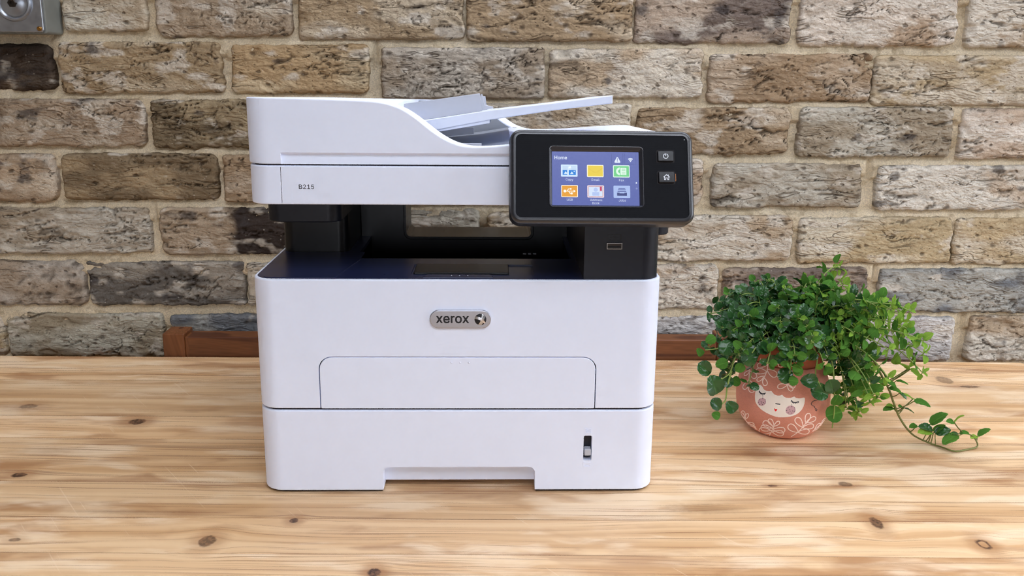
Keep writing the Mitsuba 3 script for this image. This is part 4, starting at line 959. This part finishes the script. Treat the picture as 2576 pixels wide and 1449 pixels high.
paint('cheek', Point(K(975, 885)).buffer(54 * KS), 'pot_blush', 0.00024); paint('cheek', Point(K(1355, 992)).buffer(62 * KS), 'pot_blush', 0.00024)
def lash(pts, ticks):
    g = [LineString([K(*p) for p in catmull(pts, 5)[:, :2]]).buffer(6.5 * KS)]
    for a, b in ticks: g.append(LineString([K(*a), K(*b)]).buffer(4 * KS))
    return shapely.union_all(g)
paint('eye', lash([(930, 742), (950, 768), (980, 778), (1012, 770)], [((938, 755), (928, 765)), ((950, 768), (943, 780)), ((965, 775), (960, 790)), ((982, 778), (980, 796)), ((998, 775), (1000, 790)), ((935, 748), (926, 752))]), 'pot_ink', 0.00024)
paint('eye', lash([(1356, 868), (1375, 886), (1408, 893), (1446, 882)], [((1362, 875), (1352, 885)), ((1376, 886), (1368, 898)), ((1392, 891), (1387, 906)), ((1408, 893), (1408, 910)), ((1425, 890), (1430, 905)), ((1440, 885), (1448, 896))]), 'pot_ink', 0.00024)
paint('nose', LineString([K(1160, 909), K(1212, 916)]).buffer(6.5 * KS), 'pot_ink', 0.00024)
paint('mouth', kpoly([(1143, 976), (1154, 970), (1165, 981), (1176, 976), (1186, 984), (1178, 998), (1162, 1009), (1150, 994)]), 'pot_red', 0.00024)
dts = [(-30, -30), (10, -45), (44, -30), (-48, 5), (-10, -5), (24, 10), (-26, 34), (12, 38), (45, 20), (8, -68), (-4, 14), (50, 0)]
paint('freckles', shapely.union_all([Point(K(975 + 0.95 * a, 885 + 0.95 * b)).buffer(5 * KS) for a, b in dts] + [Point(K(1355 + 1.08 * a, 992 + 1.02 * b)).buffer(5 * KS) for a, b in dts]), 'pot_ink', 0.00036)
def petal(a, b, w=0.5):
    a, b = np.array(a, float), np.array(b, float); d = b - a; n = np.array([-d[1], d[0]])
    t = np.linspace(0, 2 * np.pi, 26)
    u = 0.5 - 0.5 * np.cos(t); s = np.sin(t) * (0.35 + 0.65 * u) * w * 0.62
    return LineString([K(*(a + d * x + n * y)) for x, y in zip(u, s)]).buffer(6.2 * KS)
def sprig(stem, petals, w=0.5): return shapely.union_all([LineString([K(*p) for p in stem]).buffer(6.2 * KS)] + [petal(a, b, w) for a, b in petals])
SPR = [([(1015, 262), (1010, 470), (962, 610)], [((1012, 345), (905, 310)), ((1012, 365), (1150, 362)), ((1010, 385), (870, 400)), ((1005, 490), (855, 465)), ((1008, 455), (1138, 545)), ((975, 545), (885, 600)), ((965, 560), (1010, 668))]),
       ([(765, 430), (775, 600)], [((768, 470), (868, 562)), ((770, 460), (700, 520)), ((775, 592), (712, 712)), ((775, 592), (845, 755))]),
       ([(1290, 540), (1285, 665)], [((1262, 350), (1152, 410)), ((1250, 478), (1155, 560)), ((1288, 660), (1165, 690)), ((1288, 660), (1355, 738)), ((1290, 640), (1385, 690))]),
       ([(735, 1090), (775, 1150), (930, 1255)], [((752, 1120), (690, 1040)), ((758, 1118), (708, 1010)), ((765, 1120), (795, 1045)), ((790, 1165), (890, 1205)), ((810, 1185), (905, 1255))]),
       ([(1105, 1335), (1150, 1240), (1160, 1195)], [((1150, 1232), (1015, 1150)), ((1155, 1205), (1085, 1115)), ((1160, 1205), (1225, 1145)), ((1150, 1250), (985, 1225)), ((1152, 1252), (1305, 1262)), ((1140, 1280), (960, 1270)), ((1145, 1285), (1290, 1310))]),
       ([(1395, 1345), (1475, 1285), (1530, 1220), (1590, 1120)], [((1530, 1215), (1435, 1095)), ((1568, 1165), (1592, 1036)), ((1580, 1155), (1685, 1090)), ((1535, 1222), (1670, 1200)), ((1475, 1285), (1345, 1190)), ((1480, 1285), (1620, 1275))]),
       ([(1668, 1275), (1740, 1205), (1835, 1105)], [((1690, 1260), (1765, 1175)), ((1730, 1215), (1810, 1205)), ((1770, 1175), (1835, 1110))])]
for st, pe in SPR: paint('leaf_drawing', sprig(st, pe, 0.55), 'pot_line', 0.00015)
paint('thread', LineString([K(*p) for p in catmull([(1680, 862), (1640, 872), (1612, 905), (1625, 930), (1655, 945), (1665, 968), (1690, 980), (1688, 1000), (1665, 985)], 5)[:, :2]]).buffer(3 * KS), 'pot_ink', 0.00030, 'loose dark thread')

# --- leaves
def leaf_bsdf(a, b, rough, trans):
    def fn(p, n, uv):
        vein = 1 - smoothstep(0.0, 0.05, dr.abs(uv.x - 0.5))
        side = smoothstep(0.80, 1.0, noise(uv.x * 3 + 1.0, uv.y * 16 - dr.abs(uv.x - 0.5) * 14))
        c = mix(a, b, noise(p.x * 60, p.y * 60, p.z * 60) * 0.8 + 0.2 * uv.y)
        return mix(c, mi.Color3f(b) * 1.35, dr.clip(vein * 0.5 + side * 0.18, 0, 1))
    return {'type': 'principledthin', 'base_color': proc(fn), 'roughness': rough, 'diff_trans': trans, 'spec_trans': 0.0, 'eta': 1.5}
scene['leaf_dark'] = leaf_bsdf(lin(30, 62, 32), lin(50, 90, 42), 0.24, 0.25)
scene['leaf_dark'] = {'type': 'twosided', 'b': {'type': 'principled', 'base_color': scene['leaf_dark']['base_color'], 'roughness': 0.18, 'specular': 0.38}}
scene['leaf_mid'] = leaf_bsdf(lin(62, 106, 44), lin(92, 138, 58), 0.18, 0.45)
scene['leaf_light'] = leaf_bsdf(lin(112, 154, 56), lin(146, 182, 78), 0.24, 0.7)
scene['stem_green'] = principled(lin(122, 144, 70), 0.5, 0.4)
scene['stem_brown'] = principled(lin(112, 112, 58), 0.5, 0.4)
def leaf_mesh(width, cup, curl, seed):
    r = np.random.default_rng(seed); n = 28
    t = np.linspace(0, 2 * np.pi, n, endpoint=False)
    u = 0.5 - 0.5 * np.cos(t); v = np.sin(t) * 0.5 * width * (1.0 + 0.18 * np.cos(t))
    sc_ = 1 + 0.014 * np.cos(np.arange(n) * np.pi)
    out = np.stack([(u - 0.5) * sc_ + 0.5, v * sc_], 1)
    P = [np.array([[0.5, 0.0]])] + [np.array([0.5, 0]) + (out - np.array([0.5, 0])) * k for k in (0.5, 0.85, 1.0)]
    P2 = np.vstack(P)
    z = cup * (np.abs(P2[:, 1]) * 2) ** 1.5 * 0.5 - curl * (P2[:, 0] - 0.25) ** 2 - 0.05 * np.exp(-(P2[:, 1] / 0.05) ** 2) + 0.02 * r.standard_normal(len(P2)) * (np.arange(len(P2)) > n)
    V = np.column_stack([P2, z])
    F = [[0, 1 + k, 1 + (k + 1) % n] for k in range(n)]
    for q in range(2):
        a, b = 1 + q * n, 1 + (q + 1) * n
        for k in range(n):
            k2 = (k + 1) % n; F += [[a + k, b + k, b + k2], [a + k, b + k2, a + k2]]
    uv = np.column_stack([V[:, 1] / max(width, .1) + 0.5, V[:, 0]])
    return trimesh.Trimesh(V, np.array(F), process=False), uv
ROUND = [leaf_mesh(w, c, k, i) for i, (w, c, k) in enumerate(((0.98, 0.22, 0.22), (0.90, 0.38, 0.35), (0.94, -0.25, 0.4), (0.86, 0.45, 0.4)))]
OVATE = [leaf_mesh(w, c, k, 10 + i) for i, (w, c, k) in enumerate(((0.66, 0.22, 0.25), (0.58, 0.3, 0.4), (0.72, 0.15, 0.3), (0.5, 0.35, 0.15)))]
LEAVES, STEMS = [], []
PRNG = np.random.default_rng(21)
def add_leaf(base, tip, normal, kind, colour):
    base, tip = np.array(base, float), np.array(tip, float)
    L = np.linalg.norm(tip - base); x = (tip - base) / L
    n = np.array(normal, float); n = n - x * (n @ x); n /= np.linalg.norm(n) + 1e-9
    y = np.cross(n, x); M = np.eye(4); M[:3, 0], M[:3, 1], M[:3, 2], M[:3, 3] = x * L, y * L, n * L, base
    LEAVES.append((M, kind, colour, 0.5 * (base + tip)))
def inside_pot(P):
    r = math.hypot(P[0] - CX, P[1] - CY)
    return (P[2] < 0.0875 and r < pot_r(max(P[2], 0.001)) + 0.002) or (0.0875 <= P[2] < 0.127 and r < 0.056) or P[2] < 0.0035
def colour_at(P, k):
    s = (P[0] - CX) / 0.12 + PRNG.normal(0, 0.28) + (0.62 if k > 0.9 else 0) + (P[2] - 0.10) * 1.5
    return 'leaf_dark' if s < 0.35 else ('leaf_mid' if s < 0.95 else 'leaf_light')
def grow(path, n_pairs, size, s0=0.35, light=0.0, whorl=2):
    """a stem along a path with opposite leaves, turned by 90 degrees from pair to pair, and a small rosette at its tip"""
    path = np.asarray(path); d = np.r_[0, np.cumsum(np.linalg.norm(np.diff(path, axis=0), axis=1))]
    tubes = [tube(path, np.linspace(0.0011, 0.0006, len(path)), 5)]
    roll = PRNG.uniform(0, np.pi)
    for j in range(n_pairs + 1):
        f = s0 + (1 - s0) * j / max(n_pairs, 1)
        P = np.array([np.interp(f * d[-1], d, path[:, k]) for k in range(3)])
        P1 = np.array([np.interp(min(f + 0.03, 1) * d[-1], d, path[:, k]) for k in range(3)]); P0 = np.array([np.interp(max(f - 0.03, 0) * d[-1], d, path[:, k]) for k in range(3)])
        t = P1 - P0; t /= np.linalg.norm(t) + 1e-9
        a = np.cross(t, [0.2, 0.3, 0.93]); a /= np.linalg.norm(a) + 1e-9; b = np.cross(t, a)
        last = j == n_pairs
        for q in range(4 if last else whorl):
            ang = roll + j * np.pi / 2 + q * (np.pi / 2 if last else 2 * np.pi / whorl) + PRNG.normal(0, 0.25)
            o = np.cos(ang) * a + np.sin(ang) * b
            o = o + 0.35 * t + np.array([0, 0, 0.25]) + PRNG.normal(0, 0.12, 3); o /= np.linalg.norm(o)
            L = size * PRNG.uniform(0.75, 1.2) * (0.55 if last else 1.0 - 0.22 * f)
            pet = (0.002 if last else PRNG.uniform(0.003, 0.007))
            B = P + o * pet; Tp = B + o * L
            nn = 0.55 * t + np.array([0, -0.35, 0.75]) + PRNG.normal(0, 0.28, 3)
            if inside_pot(Tp) or inside_pot(B): continue
            light_leaf = colour_at(P, f + light)
            kd = ('r', int(PRNG.integers(4))) if (P[0] < CX + 0.035 or PRNG.random() < 0.25) else ('o', int(PRNG.integers(4)))
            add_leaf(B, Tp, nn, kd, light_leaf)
            tubes.append(tube([P, P + o * pet * 0.6 + np.array([0, 0, -0.0004]), B + o * 0.001], [0.0005, 0.00042, 0.0004], 4))
    STEMS.append(cat(tubes))
def bez(P0, P1, P2, n=14):
    t = np.linspace(0, 1, n)[:, None]; return (1 - t) ** 2 * P0 + 2 * t * (1 - t) * P1 + t ** 2 * P2
def shoot(th, rho, ze, size, n, lift):
    r0 = PRNG.uniform(0.0, 0.042); th0 = th + PRNG.normal(0, 0.5)
    P0 = np.array([CX + r0 * math.cos(th0), CY + r0 * math.sin(th0), 0.119])
    P2 = np.array([CX + rho * math.cos(th), CY + rho * math.sin(th), ze])
    if ze < 0.125 and rho < 0.064: P2[:2] = np.array([CX, CY]) + 0.066 * np.array([math.cos(th), math.sin(th)])
    m = max(rho * 0.62, 0.056 if rho > 0.06 else 0)
    P1 = np.array([CX + m * math.cos(th), CY + m * math.sin(th), max(ze, 0.128) + lift])
    grow(bez(P0, P1, P2), n, size)
rad = math.radians
for i in range(70):      # the dome
    th = PRNG.uniform(-np.pi, np.pi); rho = 0.09 * math.sqrt(PRNG.random())
    ze = 0.132 + 0.056 * (1 - (rho / 0.095) ** 2) * PRNG.uniform(0.45, 1.08)
    shoot(th, rho, ze, 0.0158, 3, 0.012)
for i in range(30):      # long shoots to the right
    th = rad(PRNG.uniform(-48, 55)); shoot(th, PRNG.uniform(0.085, 0.150), PRNG.uniform(0.075, 0.172), 0.0172, 5, 0.020)
for i in range(15):      # to the left
    th = rad(PRNG.uniform(150, 235)); shoot(th, PRNG.uniform(0.070, 0.093), PRNG.uniform(0.100, 0.150), 0.0165, 3, 0.012)
for i in range(16):      # over the front rim
    th = rad(PRNG.uniform(-135, -55)); shoot(th, PRNG.uniform(0.062, 0.076), PRNG.uniform(0.104, 0.140), 0.0160, 3, 0.010)
for i in range(9):       # hanging at the left
    th = rad(PRNG.uniform(176, 228)); shoot(th, PRNG.uniform(0.072, 0.092), PRNG.uniform(0.070, 0.105), 0.0165, 3, 0.012)
for i in range(16):      # hanging at the right front
    th = rad(PRNG.uniform(-50, 12)); shoot(th, PRNG.uniform(0.070, 0.118), PRNG.uniform(0.018, 0.085), 0.0166, 5, 0.014)
# round leaves that hang in front of the pot: centre x, y, z, radius
BIG = [(0.3183, 0.098, 0.1112, 0.0106), (0.2941, 0.108, 0.1186, 0.0092), (0.3323, 0.1, 0.1204, 0.0082), (0.3612, 0.098, 0.1124, 0.0094), (0.4022, 0.104, 0.1204, 0.0092), (0.2721, 0.112, 0.0916, 0.0094), (0.2831, 0.108, 0.0735, 0.0118), (0.2991, 0.112, 0.0766, 0.007), (0.3581, 0.094, 0.0915, 0.0092), (0.3846, 0.094, 0.0849, 0.0092), (0.3976, 0.094, 0.0719, 0.0107), (0.4107, 0.096, 0.0775, 0.0092), (0.3393, 0.092, 0.1243, 0.006), (0.2885, 0.102, 0.1014, 0.0068), (0.3081, 0.102, 0.0966, 0.006), (0.3656, 0.09, 0.0868, 0.0058), (0.2866, 0.108, 0.0504, 0.008), (0.3044, 0.11, 0.0468, 0.0074), (0.2859, 0.104, 0.0391, 0.0048), (0.4182, 0.1, 0.0594, 0.0074), (0.4213, 0.108, 0.0401, 0.0098), (0.3108, 0.118, 0.0742, 0.006), (0.4023, 0.092, 0.098, 0.0067), (0.3693, 0.09, 0.0985, 0.0058), (0.2774, 0.115, 0.1255, 0.006), (0.2698, 0.13, 0.1046, 0.005), (0.3163, 0.105, 0.1203, 0.0058), (0.3852, 0.1, 0.1128, 0.0068), (0.3716, 0.09, 0.1331, 0.0057)]
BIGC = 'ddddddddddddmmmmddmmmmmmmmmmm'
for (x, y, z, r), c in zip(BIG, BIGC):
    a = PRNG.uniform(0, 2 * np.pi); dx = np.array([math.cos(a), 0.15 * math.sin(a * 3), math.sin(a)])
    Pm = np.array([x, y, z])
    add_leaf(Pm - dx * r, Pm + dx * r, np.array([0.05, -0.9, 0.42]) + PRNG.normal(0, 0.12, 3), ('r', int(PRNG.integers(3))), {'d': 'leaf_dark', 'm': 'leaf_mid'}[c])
# their stems
for pts in ([(0.345, 0.118, 0.127), (0.322, 0.112, 0.124), (0.306, 0.110, 0.108), (0.300, 0.110, 0.088), (0.291, 0.110, 0.080)],
            [(0.302, 0.111, 0.090), (0.2985, 0.111, 0.072), (0.2975, 0.111, 0.056), (0.293, 0.110, 0.0495)],
            [(0.350, 0.110, 0.127), (0.356, 0.100, 0.120), (0.362, 0.097, 0.104), (0.362, 0.095, 0.093)],
            [(0.385, 0.105, 0.127), (0.392, 0.099, 0.112), (0.391, 0.096, 0.092), (0.398, 0.096, 0.078)],
            [(0.405, 0.110, 0.122), (0.412, 0.103, 0.100), (0.415, 0.101, 0.075), (0.419, 0.104, 0.050), (0.4195, 0.106, 0.024)],
            [(0.340, 0.112, 0.127), (0.328, 0.104, 0.124), (0.320, 0.100, 0.115)],
            [(0.310, 0.125, 0.122), (0.290, 0.122, 0.113), (0.274, 0.124, 0.1095)]):
    STEMS.append(tube(catmull(pts, 5), np.linspace(0.0011, 0.0007, (len(pts) - 1) * 5 + 1), 5))
# the long runner that trails down onto the table
RUN = [(0.425, 0.170, 0.124), (0.450, 0.160, 0.119), (0.4664, 0.150, 0.1055), (0.4728, 0.140, 0.0950), (0.4819, 0.130, 0.0758), (0.4891, 0.126, 0.0624), (0.4961, 0.125, 0.0456), (0.5053, 0.124, 0.0268), (0.5185, 0.120, 0.0103), (0.5358, 0.115, 0.0022), (0.5467, 0.1040, 0.0016), (0.5555, 0.0945, 0.0018), (0.5723, 0.0990, 0.0018), (0.5868, 0.1044, 0.0034), (0.5830, 0.1090, 0.0130), (0.5700, 0.1060, 0.0190)]
rt = [tube(catmull(RUN, 6), np.linspace(0.0015, 0.0008, (len(RUN) - 1) * 6 + 1), 6)]
RL = [((0.4971, 0.126, 0.0401), (0.4834, 0.122, 0.0403)), ((0.499, 0.128, 0.0403), (0.4885, 0.124, 0.0455)), ((0.5081, 0.126, 0.0402), (0.501, 0.122, 0.0449)), ((0.507, 0.122, 0.0419), (0.5178, 0.118, 0.0387)), ((0.5175, 0.122, 0.0501), (0.5361, 0.118, 0.0484)), ((0.5193, 0.128, 0.0506), (0.506, 0.124, 0.0593)), ((0.5219, 0.118, 0.0225), (0.512, 0.114, 0.0222)), ((0.5373, 0.112, 0.0203), (0.5213, 0.108, 0.0271)), ((0.5359, 0.116, 0.0245), (0.5494, 0.112, 0.0416)), ((0.5345, 0.108, 0.0191), (0.5177, 0.104, 0.0214)), ((0.5387, 0.112, 0.0163), (0.5466, 0.108, 0.0283)), ((0.5385, 0.108, 0.0171), (0.5528, 0.104, 0.0252)), ((0.5561, 0.104, 0.0332), (0.5462, 0.1, 0.036)), ((0.5573, 0.106, 0.0318), (0.5621, 0.102, 0.0442)), ((0.5587, 0.098, 0.02), (0.5402, 0.094, 0.0138)), ((0.5634, 0.104, 0.0192), (0.5527, 0.1, 0.021)), ((0.5654, 0.106, 0.0193), (0.5738, 0.102, 0.0212)), ((0.5881, 0.11, 0.013), (0.5792, 0.106, 0.0138)), ((0.5898, 0.112, 0.0125), (0.5993, 0.108, 0.0241)), ((0.4822, 0.12, 0.0758), (0.4748, 0.116, 0.0932)), ((0.4803, 0.116, 0.0764), (0.491, 0.112, 0.0732)), ((0.4844, 0.124, 0.0712), (0.4752, 0.12, 0.0698)), ((0.4849, 0.118, 0.0677), (0.4993, 0.114, 0.0654)), ((0.4978, 0.118, 0.0617), (0.5059, 0.114, 0.0565)), ((0.4934, 0.12, 0.0759), (0.5058, 0.116, 0.0746)), ((0.51, 0.124, 0.0884), (0.5241, 0.12, 0.0791)), ((0.5109, 0.128, 0.0888), (0.5142, 0.124, 0.1013)), ((0.5092, 0.128, 0.0868), (0.4937, 0.124, 0.0992)), ((0.5058, 0.13, 0.1089), (0.5184, 0.126, 0.0976)), ((0.5058, 0.134, 0.1085), (0.5066, 0.13, 0.1189))]
runp = catmull(RUN, 6)
for k, (B, Tp) in enumerate(RL):
    B, Tp = np.array(B), np.array(Tp)
    lenf = 1.0
    add_leaf(B, B + (Tp - B) * lenf, np.array([0.05, -0.28, 0.95]) + PRNG.normal(0, 0.2, 3), ('o', k % 3), ('leaf_mid', 'leaf_light', 'leaf_mid', 'leaf_dark')[k % 4] if k < 25 else 'leaf_light')
    near = runp[np.argmin(np.linalg.norm(runp - B - np.array([0, 0, -0.004]), axis=1))]
    if np.linalg.norm(near - B) < 0.035:
        mid = 0.5 * (near + B) + np.array([0.0, 0.0, -0.003]); rt.append(tube(bez(near, mid, B, 6), np.full(6, 0.0006), 4))
# a side shoot off the runner
side = catmull([(0.4780, 0.124, 0.0700), (0.4850, 0.119, 0.0745), (0.4960, 0.121, 0.0820), (0.5095, 0.125, 0.0870)], 5)
rt.append(tube(side, np.full(len(side), 0.0008), 5))
side2 = catmull([(0.4664, 0.150, 0.1055), (0.480, 0.142, 0.109), (0.494, 0.136, 0.1085), (0.5058, 0.132, 0.1087)], 5)
rt.append(tube(side2, np.full(len(side2), 0.0008), 5))
obj('potted_plant__runner', cat(rt), 'stem_brown', True, 'long runner trailing over the pot onto the table')
for s_ in STEMS: obj('potted_plant__stem', s_, 'stem_green', True)
cam = EYE
order = sorted(range(len(LEAVES)), key=lambda k: np.linalg.norm(LEAVES[k][3] - cam) - 0.25 * (LEAVES[k][3][0] > 0.46))
plain = {}
rest = {'leaf_dark': [], 'leaf_mid': [], 'leaf_light': []}
for rank, k in enumerate(order):
    M, kd, col, c = LEAVES[k]
    mesh, uv = (ROUND if kd[0] == 'r' else OVATE)[kd[1]]
    if rank < 300:
        key = (kd, col)
        if key not in plain: plain[key] = mikit.ply(mesh, col, True, uv=uv)
        name = 'potted_plant__leaf' + ('' if rank == 0 else '_%03d' % rank)
        scene[name] = {**plain[key], 'to_world': T(M.tolist())}
    else:
        rest[col].append((moved(mesh, M), uv))
for i, (col, l) in enumerate(rest.items()):
    if not l: continue
    k_ = obj('potted_plant__foliage', cat([m for m, _ in l]), col, True, uv=np.vstack([u for _, u in l]))
    labels[k_] = {'label': 'small leaves deeper in the plant', 'kind': 'stuff'}
